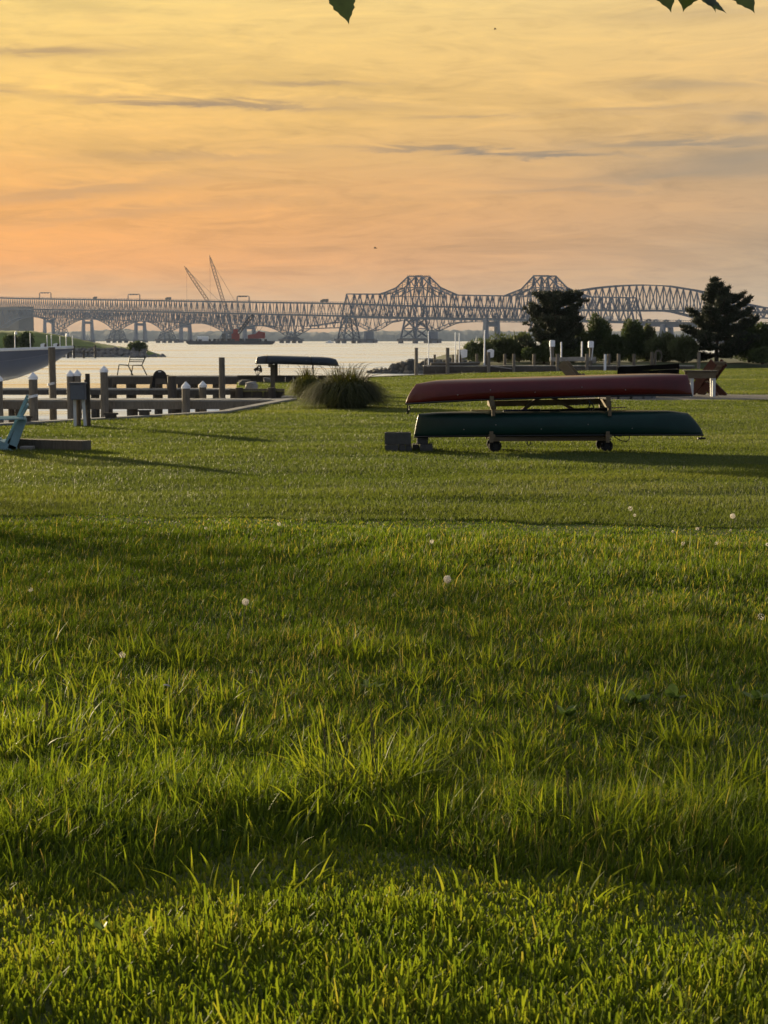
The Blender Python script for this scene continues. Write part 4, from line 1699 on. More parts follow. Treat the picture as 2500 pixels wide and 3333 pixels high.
# ------------------------------------------------------------------ metal garden chair on the far dock
def garden_chair():
    Y = 63.9
    z0 = .245
    root = thing('garden_chair', P(430, 1222, Y), 'slim metal garden chair standing on the farthest dock', 'chair')

    def pt(px, py, dy=0.0):
        return P(px, py, Y + dy)
    sh = .35
    for dx, dy in ((0, 0), (45, sh)):
        mb = MB()
        f0, f1 = pt(382 + dx, 1222, dy), pt(388 + dx, 1187 + (2 if dx else 0), dy)
        j, b0, b1 = pt(417 + dx * 1.0, 1189, dy), pt(433 + dx, 1222, dy), pt(424 + dx * 1.12, 1160, dy)
        f0.z = b0.z = z0
        mb.tube([f0, f1, j], .026, 5)
        mb.tube([b0, j, b1], .026, 5)
        mb.build('side_frame', M_black, root)
    for (py, px) in ((1163, 423), (1171, 421), (1177, 419)):
        MB().bar(pt(px, py, 0), pt(px + 50, py + .5, sh), .015, .035).build('back_slat', M_black, root)
    for k in range(6):
        t = k / 5
        a, b = pt(388 + 29 * t, 1187 + 2 * t, 0), pt(433 + 29 * t, 1189, sh)
        MB().bar(a, b, .06, .012).build('seat_slat', M_black, root)


garden_chair()


def round_chair():
    """dark plastic round backed chair on the middle dock, seen from behind"""
    Y = 52.5
    z0 = .06
    c = P(521, 1265, Y)
    root = thing('garden_chair', Vector((c.x, Y, z0)), 'dark glossy round backed plastic chair on the middle dock', 'chair')
    hw = .235

    def arc(r, n=14):
        return [(math.cos(a) * r, math.sin(a) * r) for a in np.linspace(0, math.pi, n)]
    top = P(521, 1204, Y).z
    zc = top - hw
    mb = MB()
    outer, inner = arc(hw), arc(hw - .07)
    poly = [Vector((c.x + x, Y, zc + z)) for x, z in outer] + [Vector((c.x - hw - .03, Y, z0 + .38))] + [Vector((c.x + hw + .03, Y, z0 + .38))]
    mb.prism(poly, (0, .03, 0))
    mb.build('backrest', M_black, root)
    slot_highlight = MB().box((c.x, Y - .012, top - .06), (.10, .02, .035)).build('painted_slot_highlight', M_white, root)  # white block stands in for the highlight at the slot in the back
    for s in (-1, 1):
        ml = MB()
        ml.bar(Vector((c.x + s * (hw + .01), Y + .01, z0 + .42)), Vector((c.x + s * (hw + .07), Y - .05, z0)), .10, .06)
        ml.bar(Vector((c.x + s * (hw + .01), Y + .5, z0 + .36)), Vector((c.x + s * (hw + .05), Y + .52, z0)), .08, .05)
        ml.build('leg', M_black, root)
        MB().box((c.x + s * (hw - .03), Y + .27, z0 + .44), (.06, .45, .03)).build('armrest', M_black, root)
    MB().box((c.x, Y + .27, z0 + .36), (.5, .5, .04)).build('seat', M_black, root)


round_chair()


# ------------------------------------------------------------------ electric box by the bulkhead
def electric_box():
    g = G(262, 1390)
    Y = g.y
    root = thing('electric_box', Vector((g.x, Y, 0)), 'grey electric box on pale posts at the lawn edge', 'electric box')
    a, b = P(233, 1248, Y), P(281, 1300, Y)
    c = (a + b) / 2
    w, h = b.x - a.x, a.z - b.z
    MB().box((c.x, Y - .06, c.z), (w, .18, h)).build('cabinet', M_grey, root)
    MB().box((c.x, Y - .06, a.z + .012), (w + .05, .24, .024)).build('lid', M_grey, root)
    MB().box((c.x, Y - .158, c.z - .01), (w * .9, .012, h * .9)).build('door', M_grey, root)
    for px, tilt in ((246, 0), (274, .03)):
        p = P(px, 1390, Y)
        MB().bar((p.x + tilt, Y - .02, -.05), (p.x - tilt * .3, Y - .02, b.z + .1), .055, .05).build('conduit', M_white, root)
    for px in (254, 286):
        p = P(px, 1390, Y)
        MB().bar((p.x, Y + .08, -.05), (p.x, Y + .08, b.z + (.5 if px > 260 else .1)), .075, .09).build('post', M_woodD, root)


electric_box()


# ------------------------------------------------------------------ teal adirondack chair and landscape timber
def adirondack():
    Y = G(40, 1467).y
    root = thing('adirondack_chair', P(10, 1467, Y), 'teal adirondack chair seen from the side at the left edge', 'chair')
    W = .56
    sc = Y / F

    def pt(px, py, dy=0.0):
        p = P(px, py, Y)
        p.x += dy * ray(px, py)[0]
        p.y += dy
        return p
    # back: five slats from the low seat to the top
    b0, b1 = pt(20, 1446), pt(91, 1288)
    for k in range(5):
        dy = .03 + k * .115
        e = b1 + Vector((0, 0, -.05 * abs(k - 2) ** 1.5))
        sl = Vector((dy * -.245, dy, 0))
        MB().bar(b0 + sl, e + sl, .10, .025, up=Vector((0.9, 0, -.4))).build('back_slat', M_teal, root)
    MB().bar(pt(70, 1362, -.02), pt(70, 1362, W), .05, .09).build('back_brace', M_teal, root)
    MB().bar(pt(40, 1430, 0), pt(40, 1430, W - .03), .05, .07).build('back_brace', M_teal, root)
    # side rails that double as rear legs, front legs and arms
    for dy in (-.03, W - .02):
        MB().bar(pt(52, 1468, dy), pt(-115, 1405, dy), .03, .13, up=Vector((0, 0, 1))).build('side_rail', M_teal, root)
        MB().bar(pt(-108, 1478, dy), pt(-108, 1368, dy), .10, .03, up=Vector((0, 1, 0))).build('front_leg', M_teal, root)
        MB().bar(pt(82, 1362, dy - .04), pt(-122, 1364, dy - .04), .13, .026).build('armrest', M_teal, root)
        MB().bar(pt(76, 1362, dy), pt(38, 1462, dy), .03, .12, up=Vector((1, 0, .4))).build('arm_support', M_teal, root)
    for k in range(5):
        t = k / 4
        p = pt(10 - 118 * t, 1440 - 36 * t, W / 2 - .03)
        MB().box(p, (.1, W + .02, .022), ry=.2).build('seat_slat', M_teal, root)


adirondack()
c0, c1 = G(48, 1462), G(283, 1468)
o = MB().bar(Vector((c0.x, c0.y + .2, .065)), Vector((c1.x, c1.y, .075)), .22, .17).build('landscape_timber', M_wood, loc=(c1.x, c1.y, 0))
tag(o, 'weathered timber beam lying on the lawn by the teal chair', 'timber')
c = G(100, 1463)
o = bpy.data.objects.new('stone', rock_mesh(4, M_stone)); COL.objects.link(o)
o.location = (c.x, c.y - .2, .03); o.scale = (.17, .1, .06)
tag(o, 'small flat stone beside the timber beam and teal chair', 'stone')


# ------------------------------------------------------------------ canoes
def canoe(name, L, beam, depth, center, rz, ry, m, label, rake=(0.12, 0.12), sheer=.07, rocker=.03, blunt=3.0, drop=0.0, smooth_end=(1.0, 1.0)):
    """overturned canoe: keel on top, gunwales below; origin at the middle of the gunwale plane"""
    root = thing(name, center, label, 'canoe', 'overturned canoes')
    M = Matrix.Rotation(rz, 3, 'Z') @ Matrix.Rotation(ry, 3, 'Y')
    sec = [(0.93, 0.0), (0.975, .12), (1.0, .28), (0.99, .46), (0.965, .66), (0.90, .81), (0.74, .91), (0.42, .975), (0.0, 1.0)]
    ns = 48
    cols = []
    for i in range(ns + 1):
        u = -math.cos(math.pi * i / ns)
        t = u
        b = beam / 2 * (1 - abs(t) ** 2.3) ** 0.75 + 0.006
        g = -sheer * abs(t) ** 3
        k = depth - rocker * abs(t) ** 6
        e = 0 if t < 0 else 1
        col = []
        for side in (-1, 1):
            for (bw, zz) in (sec if side < 0 else sec[-2::-1]):
                sharp = 1 - (1 - bw) * 1.0
                z = g + (k - g) * zz
                rk = rake[e] * zz ** 1.4
                x = t * (L / 2 - rk)
                # rounded turn of the stem into the keel
                rnd_ = smooth_end[e] * 0.35 * max(0, abs(t) - 0.86) / .14
                z -= rnd_ * (k - g) * .25 * zz ** 3
                col.append(Vector((x, side * b * bw, z)))
        cols.append(col)
    n = len(cols[0])
    mb = MB()
    vs = [center + M @ v for c_ in cols for v in c_]
    fs = []
    for i in range(ns):
        for j in range(n - 1):
            fs.append((i * n + j, i * n + j + 1, (i + 1) * n + j + 1, (i + 1) * n + j))
    mb.add(vs, fs)
    hull = mb.build('hull', m, root, smooth=True)
    sm = hull.modifiers.new('shell', 'SOLIDIFY')
    sm.thickness = .008
    sm.offset = -1
    for kk, t in enumerate((-.62, -.40, -.12, .22, .55)):
        i = int((math.acos(-t) / math.pi) * ns)
        vtx = cols[i][2 + kk % 2]
        nrm = Vector((0, -1, .15)).normalized()
        MB().cyl(center + M @ (vtx - nrm * .002), center + M @ (vtx + nrm * .006), .009, .006, 8).build('rivet', M_deck, root)
    for side in (0, n - 1):
        mg = MB().tube([center + M @ (cols[i][side] + Vector((0, 0, -.004))) for i in range(0, ns + 1, 2)], .014, 5)
        mg.build('gunwale', M_black, root)
    for t in (-.35, .05, .4):
        i = int((math.acos(-t) / math.pi) * ns)
        a, b = cols[i][0], cols[i][n - 1]
        MB().bar(center + M @ (a + Vector((0, 0, .01))), center + M @ (b + Vector((0, 0, .01))), .06, .02).build('thwart', M_tan, root)
    return root, cols, M


def scuff(m, amount, col):
    nt = m.node_tree
    b = nt.nodes['Principled BSDF']
    src = b.inputs['Base Color'].links[0].from_socket
    tc = nt.nodes.new('ShaderNodeTexCoord')
    mp = nt.nodes.new('ShaderNodeMapping')
    mp.inputs['Scale'].default_value = (1.6, 8, 14)
    nt.links.new(tc.outputs['Object'], mp.inputs[0])
    nz = nt.nodes.new('ShaderNodeTexNoise')
    nz.inputs['Scale'].default_value = 2.2
    nz.inputs['Detail'].default_value = 9
    nz.inputs['Roughness'].default_value = .75
    nt.links.new(mp.outputs[0], nz.inputs['Vector'])
    mr = nt.nodes.new('ShaderNodeMapRange')
    mr.inputs['From Min'].default_value = .56
    mr.inputs['From Max'].default_value = .74
    mr.inputs['To Max'].default_value = amount
    nt.links.new(nz.outputs['Fac'], mr.inputs['Value'])
    mx = nt.nodes.new('ShaderNodeMix')
    mx.data_type = 'RGBA'
    nt.links.new(mr.outputs[0], mx.inputs[0])
    nt.links.new(src, mx.inputs[6])
    mx.inputs[7].default_value = (*col, 1)
    nt.links.new(mx.outputs[2], b.inputs['Base Color'])


scuff(M_red, .45, (.15, .028, .024))
M_red.node_tree.nodes['Principled BSDF'].inputs['Coat IOR'].default_value = 1.6
scuff(M_green, .5, (.022, .060, .052))
scuff(M_navy, .5, (.06, .07, .085))
YC = G(1790, 1469).y      # trailer depth
sc = YC / F
# red canoe on top
cl, cr_ = P(1319, 1312, YC), P(2258, 1286, YC)
ctr = (cl + cr_) / 2
ctr.z += .04
tilt = math.atan2(cr_.z - cl.z, cr_.x - cl.x)
canoe('canoe', (cr_ - cl).length, .86, .31, ctr, R(3), -tilt, M_red, 'dark red overturned canoe on the upper arms of the trailer', rake=(.17, .07), sheer=.045, rocker=.035, smooth_end=(.9, .2))
# green canoe below
gl, gr = P(1348, 1419, YC), P(2286, 1411, YC)
gctr = (gl + gr) / 2
gctr.z += .015
tilt2 = math.atan2(gr.z - gl.z, gr.x - gl.x)
canoe('canoe', (gr - gl).length, .84, .355, gctr, R(-2), -tilt2, M_green, 'dark green overturned canoe on the lower bed of the trailer', rake=(.07, .24), sheer=.03, rocker=.025, smooth_end=(.3, .9))
# hanging toggles
for (p, ln, lb) in ((P(1326, 1314, YC), .13, 'black carry loop hanging from the red canoe bow'), (P(2284, 1412, YC), .07, 'black carry toggle hanging from the green canoe end')):
    root = thing('carry_handle', p, lb, 'handle', 'canoe carry handles')
    MB().tube([p + Vector((0, 0, .01)), p + Vector((.005, 0, -ln * .5)), p + Vector((-.005, 0, -ln))], .008, 5).build('cord', M_rope, root)
    if ln < .1:
        MB().cyl(p + Vector((-.06, 0, -ln)), p + Vector((.06, .02, -ln)), .016, n=8).build('grip', M_black, root)
    else:
        MB().tube([p + Vector((.03, 0, -.03)), p + Vector((.035, 0, -ln * .6)), p + Vector((.005, 0, -ln - .02)), p + Vector((-.01, 0, -ln - .01))], .014, 6).build('grip', M_black, root)


def trailer():
    root = thing('canoe_trailer', Vector((P(1790, 1469, YC).x, YC, 0)), 'home built lumber canoe trailer on small black wheels', 'trailer')

    def pt(px, py, dy=0.0):
        p = P(px, py, YC)
        p.y += dy
        return p
    for dy in (-.30, .30):
        MB().bar(pt(1592, 1421, dy), pt(1972, 1419, dy), .04, .105).build('bed_rail', M_tan, root)
    for px in (1596, 1968):
        MB().bar(pt(px, 1414, -.46), pt(px, 1414, .46), .09, .04).build('bed_crossbar', M_tan, root)
        for dy in (-.44, .44):
            MB().bar(pt(px - 3, 1434, dy), pt(px - 3, 1399, dy), .055, .04, up=Vector((0, 1, 0))).build('bed_stake', M_tan, root)
        # mast and upper arm
        MB().bar(pt(px + (16 if px < 1700 else 4), 1416, .42), pt(px + (16 if px < 1700 else 4), 1318, .42), .085, .085, up=Vector((0, 1, 0))).build('mast', M_tan, root)
        MB().bar(pt(px + 2, 1312, -.47), pt(px + 2, 1312, .47), .05, .10).build('upper_arm', M_tan, root)
        MB().bar(pt(px - 2, 1318, -.46), pt(px - 2, 1286, -.46), .06, .05, up=Vector((0, 1, 0))).build('arm_stake', M_tan, root)
        MB().bar(pt(px + 4, 1350, -.40), pt(px + 4, 1310, -.40), .05, .05, up=Vector((0, 1, 0))).build('arm_post', M_tan, root)
    MB().bar(pt(1596, 1318, .42), pt(1972, 1310, .42), .05, .09).build('ridge_rail', M_tan, root)
    for (x0, x1) in ((1768, 1700), (1800, 1890)):
        MB().bar(pt(x0, 1293, .36), pt(x1, 1345, .36), .09, .05).build('diagonal_brace', M_tan, root)
    for px in (1608, 1967):
        for dy in (-.24, .24):
            c = pt(px, 1449, dy)
            c.z = .098
            w = MB()
            pts = []
            R0, r0 = .098, .03
            n, k = 22, 8
            vs, fs = [], []
            for i in range(n):
                a = 2 * math.pi * i / n
                for j in range(k):
                    b = 2 * math.pi * j / k
                    rr = (R0 - r0) + r0 * math.cos(b)
                    vs.append(c + Vector((math.cos(a) * rr, math.sin(b) * r0 * 1.1, math.sin(a) * rr)))
            for i in range(n):
                for j in range(k):
                    fs.append((i * k + j, ((i + 1) % n) * k + j, ((i + 1) % n) * k + (j + 1) % k, i * k + (j + 1) % k))
            w.add(vs, fs)
            wo = w.build('wheel', M_rubber, root, smooth=True)
            h = MB().cyl(c + Vector((0, -.022, 0)), c + Vector((0, .022, 0)), .062, n=16).cyl(c + Vector((0, -.036, 0)), c + Vector((0, -.02, 0)), .022, n=10)
            h.build('hub', M_black, wo)
            f = MB().box(c + Vector((0, 0, .105)), (.13, .10, .02)).bar(c + Vector((-.02, -.045, 0)), c + Vector((-.045, -.045, .105)), .035, .01).bar(c + Vector((-.02, .045, 0)), c + Vector((-.045, .045, .105)), .035, .01)
            f.build('caster_fork', M_black, wo)


trailer()


def rope(name, pts, r, label, m=M_rope):
    mb = MB()
    P0 = [Vector(p) for p in pts]
    out = []
    for i in range(len(P0) - 1):
        a, b = P0[max(i - 1, 0)], P0[i]
        c_, d = P0[i + 1], P0[min(i + 2, len(P0) - 1)]
        for k in range(6):
            t = k / 6
            out.append(0.5 * ((2 * b) + (c_ - a) * t + (2 * a - 5 * b + 4 * c_ - d) * t * t + (-a + 3 * b - 3 * c_ + d) * t ** 3))
    out.append(P0[-1])
    tag(mb.tube(out, r, 5).build(name, m, loc=P0[0], smooth=True), label, name.split('_')[0] if name != 'tie_strap' else 'strap', 'ropes and straps on the trailer')


def tp(px, py, dy=-.42):
    p = P(px, py, YC)
    p.y += dy
    return p


rope('rope', [tp(1980, 1410), tp(2000, 1424), tp(2022, 1431), tp(2033, 1424), tp(2035, 1408)], .007, 'thin rope loop hanging below the green canoe stern')
rope('rope', [tp(1986, 1409), tp(2005, 1415), tp(2020, 1408)], .006, 'short slack cord at the right end of the trailer bed')
rope('rope', [tp(1708, 1431), tp(1710, 1443), tp(1717, 1441), tp(1720, 1431)], .008, 'small dark loop under the trailer bed rail')
rope('tie_strap', [tp(1903, 1300), tp(1908, 1312), tp(1905, 1322), tp(1912, 1334)], .012, 'black strap hanging beside the diagonal brace')
rope('tie_strap', [tp(1904, 1300), tp(1914, 1308), tp(1920, 1322), tp(1919, 1332)], .010, 'second black strap end dangling under the red canoe')
rope('rope', [tp(1850, 1314), tp(1872, 1313), tp(1890, 1303)], .006, 'thin cord slung below the middle of the red canoe')


def paddle(p, q, label, m_blade, rev=1):
    p, q = Vector(p), Vector(q)
    root = thing('paddle', p, label, 'paddle', 'paddles stowed on the green canoe')
    d = (q - p).normalized()
    side = d.cross(Vector((0, 0, 1))).normalized()
    e = p + d * ((q - p).length - .5)
    MB().tube([p, e], .014, 6).build('shaft', M_tan if m_blade is not M_black else M_black, root)
    vs, fs = [], []
    prof = [(0, .014), (.1, .06), (.25, .085), (.42, .08), (.5, .03)]
    for s, w in prof:
        c = e + d * s
        vs += [c - side * w + Vector((0, 0, .006)), c + side * w + Vector((0, 0, .006)), c + side * w - Vector((0, 0, .006)), c - side * w - Vector((0, 0, .006))]
    for i in range(len(prof) - 1):
        for j in range(4):
            fs.append((i * 4 + j, i * 4 + (j + 1) % 4, (i + 1) * 4 + (j + 1) % 4, (i + 1) * 4 + j))
    fs += [(0, 1, 2, 3), (16, 17, 18, 19)]
    MB().add(vs, fs).build('blade', m_blade, root)
    MB().bar(p - side * .05, p + side * .05, .025).build('grip', m_blade, root)


zt = P(1700, 1337, YC).z
def tq(px, py, dy):
    p = P(px, py, YC)
    p.y += dy
    return p
paddle(tq(1975, 1333, .05), tq(1525, 1346, .02), 'dark paddle on the green hull with its blade to the left', M_black)
paddle(tq(1640, 1340, -.03), tq(2040, 1326, .06), 'black paddle on the green hull with its blade to the right', M_black)
paddle(tq(1870, 1336, .14), tq(1535, 1337, .12), 'wooden paddle lying behind the dark one', M_tan)
o = MB().tube([tq(1640, 1340, .09), tq(1700, 1338, .10), tq(1760, 1336, .10)], .022, 8).build('foam_float', M_blue, loc=tq(1640, 1340, .1))
tag(o, 'blue foam tube beside the paddles on the green canoe', 'float')


# ------------------------------------------------------------------ cinder blocks
def cinder(cx, cy, cz, l, d, h, rz, label, axis='x'):
    root = None
    bm = bmesh.new()
    o = MB()
    m = Matrix.Rotation(rz, 3, 'Z')
    c = Vector((cx, cy, cz))
    t = .032
    # shell of a two-cell block with cells through the depth (axis x: cells run up)
    def bx(x, y, z, a, b, e):
        q = c + m @ Vector((x, y, z))
        o.box(q, (a, b, e), rz)
    bx(0, -d / 2 + t / 2, 0, l, t, h)
    bx(0, d / 2 - t / 2, 0, l, t, h)
    for x in (-l / 2 + t / 2, 0, l / 2 - t / 2):
        bx(x, 0, 0, t - .002, d - 2 * t + .001, h - .003)
    ob = o.build('cinder_block', M_block, loc=(cx, cy, cz - h / 2))
    mod = ob.modifiers.new('edge', 'BEVEL')
    mod.width = .006
    mod.segments = 1
    tag(ob, label, 'block', 'cinder blocks by the green canoe')


def blk(px0, px1, pt_, pb_, dy, depth, label, rz=0.0):
    Y = YC - .1 + dy
    a, b = P(px0, pt_, Y), P(px1, pb_, Y)
    cinder((a.x + b.x) / 2, Y + depth / 2, (a.z + b.z) / 2, b.x - a.x, depth, a.z - b.z - .003, rz, label)


blk(1252, 1338, 1408, 1448, 0, .2, 'large cinder block on top, left of the green canoe')
blk(1254, 1297, 1448.6, 1474, 0, .36, 'lower left cinder block under the large one')
blk(1299, 1319, 1448.6, 1473.5, 0, .36, 'narrow lower middle cinder block under the large one', .02)
blk(1321, 1341, 1448.6, 1473.5, .02, .36, 'narrow lower right cinder block under the large one', -.02)
blk(1358, 1394, 1421, 1446, .12, .36, 'cinder block directly under the green canoe end')
blk(1367, 1409, 1446.6, 1471, .05, .3, 'bottom cinder block under the green canoe end')
blk(1343, 1364, 1447, 1470, .25, .3, 'dark cinder block in the gap between the two block stacks')


# ------------------------------------------------------------------ canoe rack by the water
def rack():
    Y = 50.5
    cc = P(968, 1183, Y)
    a, b = P(832, 1168, Y), P(1104, 1176, Y)
    L = (b - a).length
    rt, cols, M = canoe('canoe', L, .62, .26, Vector((cc.x, Y, cc.z - .02)), R(8), math.atan2(a.z - b.z, L), M_navy, 'dark blue overturned canoe held up on the water side rack', rake=(.05, .10), sheer=.02, rocker=.06, smooth_end=(.3, .6))
    for t in (-.72, .36):
        i = int((math.acos(-t) / math.pi) * 48)
        mb = MB().tube([rt.location + M @ (v * 1.012) for v in cols[i]], .016, 5)
        mb.build('strap', M_black, rt)
    root = thing('canoe_rack', Vector((P(887, 1260, Y).x, Y, 0)), 'grey timber post rack holding the dark blue canoe', 'rack')
    p = P(888, 1260, Y)
    MB().bar((p.x, Y, -.4), (p.x, Y, cc.z - .03), .14, .14, up=Vector((0, 1, 0))).build('post', M_wood, root)
    MB().box((p.x + .12, Y, cc.z - .22), (.09, .12, .42)).build('side_block', M_woodD, root)
    MB().bar((p.x - .07, Y - .4, cc.z - .07), (p.x - .07, Y + .4, cc.z - .07), .09, .10).build('cross_arm', M_tan, root)
    q = P(1022, 1222, Y)
    MB().bar((q.x, Y + .1, -.05), (q.x - .04, Y + .1, cc.z - .03), .045, .045, up=Vector((0, 1, 0))).build('prop', M_wood, root)
    for (px, y0, y1) in ((938, 1180, 1198), (951, 1178, 1186), (910, 1180, 1222), (1000, 1180, 1190)):
        u, v = P(px, y0, Y - .2), P(px, y1, Y - .2)
        MB().tube([u, v], .006, 4).build('cord', M_rope, root)


rack()


def slab(name, px0, px1, py0, py1, Y, d, m, label, cat):
    a, b = P(px0, py0, Y), P(px1, py1, Y)
    me = rock_mesh(hash(label) % 5, m)
    o = bpy.data.objects.new(name, me)
    COL.objects.link(o)
    o.location = ((a.x + b.x) / 2, Y + d / 2, (a.z + b.z) / 2)
    o.scale = ((b.x - a.x) * .68, d * .6, (a.z - b.z) * .68)
    tag(o, label, cat, 'loose stones by the docks')


def slab_seeded(i, *a):
    slab(*a)


for i, a in enumerate((('stone', 797, 836, 1242, 1268, 48.0, .5, M_stone, 'pale flat stone between the two stubby dark piles', 'stone'),
                       ('stone', 775, 812, 1235, 1256, 50.0, .5, M_rockD, 'dark rock at the end of the middle dock', 'stone'),
                       ('stone', 856, 880, 1228, 1246, 54.0, .4, M_rock, 'grey rock left of the canoe rack post', 'stone'),
                       ('stone', 912, 968, 1288, 1306, 45.9, .5, M_stone, 'low pale stone at the lawn corner of the nearest dock', 'stone'))):
    nm, x0, x1, y0, y1, Y, d, m, lb, cat = a
    p0, p1 = P(x0, y0, Y), P(x1, y1, Y)
    o = bpy.data.objects.new(nm, rock_mesh(i + 1, m))
    COL.objects.link(o)
    o.location = ((p0.x + p1.x) / 2, Y + d / 2, (p0.z + p1.z) / 2)
    o.scale = ((p1.x - p0.x) * .68, d * .6, (p0.z - p1.z) * .68)
    tag(o, lb, cat, 'loose stones by the docks')

# dry weed by the stones
root = thing('dry_weed', P(838, 1224, 49.5), 'dark dry weed stalk standing left of the canoe rack', 'weed')
mb, ml = MB(), MB()
for (pxs) in (((838, 1240), (838, 1215), (836, 1186)), ((838, 1228), (843, 1212), (850, 1192)), ((838, 1230), (832, 1212), (829, 1198)), ((838, 1226), (846, 1214), (852, 1202))):
    mb.tube([P(x, y, 49.5) for x, y in pxs], [.012, .008, .004], 4)
    for k in range(6):
        x, y = pxs[1][0] + (pxs[2][0] - pxs[1][0]) * random.random(), pxs[1][1] + (pxs[2][1] - pxs[1][1]) * random.random()
        c = P(x + random.uniform(-3, 3), y, 49.5)
        ml.add([c, c + Vector((.04, .01, .03)), c + Vector((.02, 0, .09)), c + Vector((-.03, .01, .04))], [(0, 1, 2, 3)])
mb.build('stalks', M_bark, root)
ml.build('leaves', M_bark, root)


# ------------------------------------------------------------------ motor boat bow at the left
def boat():
    Y = 58.0
    tipx = P(216, 1133, Y).x
    zt = P(216, 1133, Y).z
    root = thing('motorboat', Vector((tipx - 3, Y + .8, WATER_Z)), 'grey hulled motorboat bow entering from the left edge', 'boat')
    L = 7.0
    ns = 30
    vs, fs = [], []
    secn = 7
    zk = P(0, 1243, Y).z
    cols = []
    for i in range(ns + 1):
        t = i / ns            # 0 = bow tip
        x = tipx - L * t
        hb = 1.15 * min(1, (t * 2.0)) ** 0.62
        gz = zt - .10 * min(1, t * 1.6) - .12 * t
        keel = np.interp(t, [0, .05, .10, .18, .30, .38, 1], [zt - .05, zt - .32, zt - .55, zt - .82, zk + .13, zk, zk - .05])
        ch = keel + (gz - keel) * .42
        col = [(hb, gz), (hb * 1.0, gz - .10), (hb * .93, keel + (gz - keel) * .65), (hb * .82, ch), (hb * .60, keel + (gz - keel) * .25), (hb * .3, keel + (gz - keel) * .10), (0, keel)]
        cols.append([Vector((x + (.25 * (1 - min(1, t * 4)) * (z - keel) * 0), Y + 1.2 - w, z)) for w, z in col] + [Vector((x, Y + 1.2 + w, z)) for w, z in col[-2::-1]])
    n = len(cols[0])
    for c_ in cols:
        vs += c_
    for i in range(ns):
        for j in range(n - 1):
            fs.append((i * n + j, i * n + j + 1, (i + 1) * n + j + 1, (i + 1) * n + j))
    mb = MB().add(vs, fs)
    mb.build('hull', M_hull, root, smooth=True)
    for s in (0, n - 1):
        MB().tube([c_[s] + Vector((0, 0, .03)) for c_ in cols], .055, 8).build('rub_rail', M_white, root, smooth=True)
        MB().tube([c_[2 if s == 0 else n - 3] for c_ in cols[2:]], .018, 6).build('spray_rail', M_grey, root)
    mdk = MB()
    for i in range(ns):
        a, b = cols[i], cols[i + 1]
        mdk.add([a[0], b[0], b[-1], a[-1]], [(0, 1, 2, 3)])
    mdk.build('foredeck', M_white, root)
    mk = MB()
    for j in range(7):
        pass
    mr = MB()
    pts = [cols[i][0] + Vector((0, .1, .04 + (.0 if i in (2,) else .3))) for i in (2, 6, 12, 20, 28)]
    return root


boat()


# ------------------------------------------------------------------ poles, lamp and lift boxes on the point
for i, (px, y0, y1) in enumerate(((48, 1086, 1136), (98, 1086, 1134), (153, 1094, 1132), (167, 1092, 1130), (195, 1098, 1132), (215, 1093, 1136), (236, 1096, 1124))):
    Y = 240.0
    a, b = P(px, y0, Y), P(px, y1, Y)
    root = thing('marker_pole', Vector((a.x, Y, WATER_Z)), '%s thin pale pole from the left behind the boat bow' % ORD[i], 'pole', 'thin poles below the point')
    MB().cyl((a.x, Y, -1.6), (a.x, Y, a.z), .09, .06, 6).build('shaft', M_white, root)
    if i in (0, 5):
        MB().cyl((a.x + .15, Y, a.z - .1), (a.x + .2, Y, a.z + .35), .25, .16, 8).build('lamp_head', M_white, root)
        MB().bar((a.x, Y, a.z), (a.x + .2, Y, a.z + .1), .06).build('bracket', M_white, root)
    else:
        MB().cyl((a.x, Y, a.z), (a.x, Y, a.z + .12), .08, .02, 6).build('tip', M_cap, root)
for i, (px, y0, lb) in enumerate(((141, 1117, 'left pale lift motor box on the point'), (182, 1117, 'right pale lift motor box on the point'))):
    Y = 238.0
    a = P(px, y0, Y)
    root = thing('lift_motor', Vector((a.x, Y, WATER_Z)), lb, 'boat lift', 'lift motors on the point')
    MB().cyl((a.x + .3, Y, -1.6), (a.x + .3, Y, a.z - .1), .2, n=8).build('post', M_woodD, root)
    MB().prism([Vector((a.x - .35, Y - .4, a.z - .75)), Vector((a.x + .1, Y - .4, a.z - .75)), Vector((a.x + .25, Y - .4, a.z - .1)), Vector((a.x + .1, Y - .4, a.z)), Vector((a.x - .35, Y - .4, a.z - .15))], (0, .6, 0)).build('cover', M_white, root)
dk = thing('dock', Vector((P(270, 1140, 236).x, 236, 0)), 'low dark railed dock in front of the point', 'dock')
zz = P(250, 1146, 236).z
xa, xb = P(222, 1140, 236).x, P(312, 1140, 236).x
MB().box(((xa + xb) / 2, 236.6, zz), (xb - xa, 1.4, .15)).build('deck', M_woodD, dk)
for px in (222, 241, 273, 310):
    p = P(px, 1165, 236)
    MB().cyl((p.x, 236, -1.8), (p.x, 236, P(px, 1124 if px in (241, 310) else 1140, 236).z), .16, n=8).build('post', M_woodD, dk)
MB().bar((P(241, 1128, 236).x, 236, P(241, 1128, 236).z), (P(310, 1130, 236).x, 236, P(310, 1130, 236).z), .1).build('handrail', M_woodD, dk)


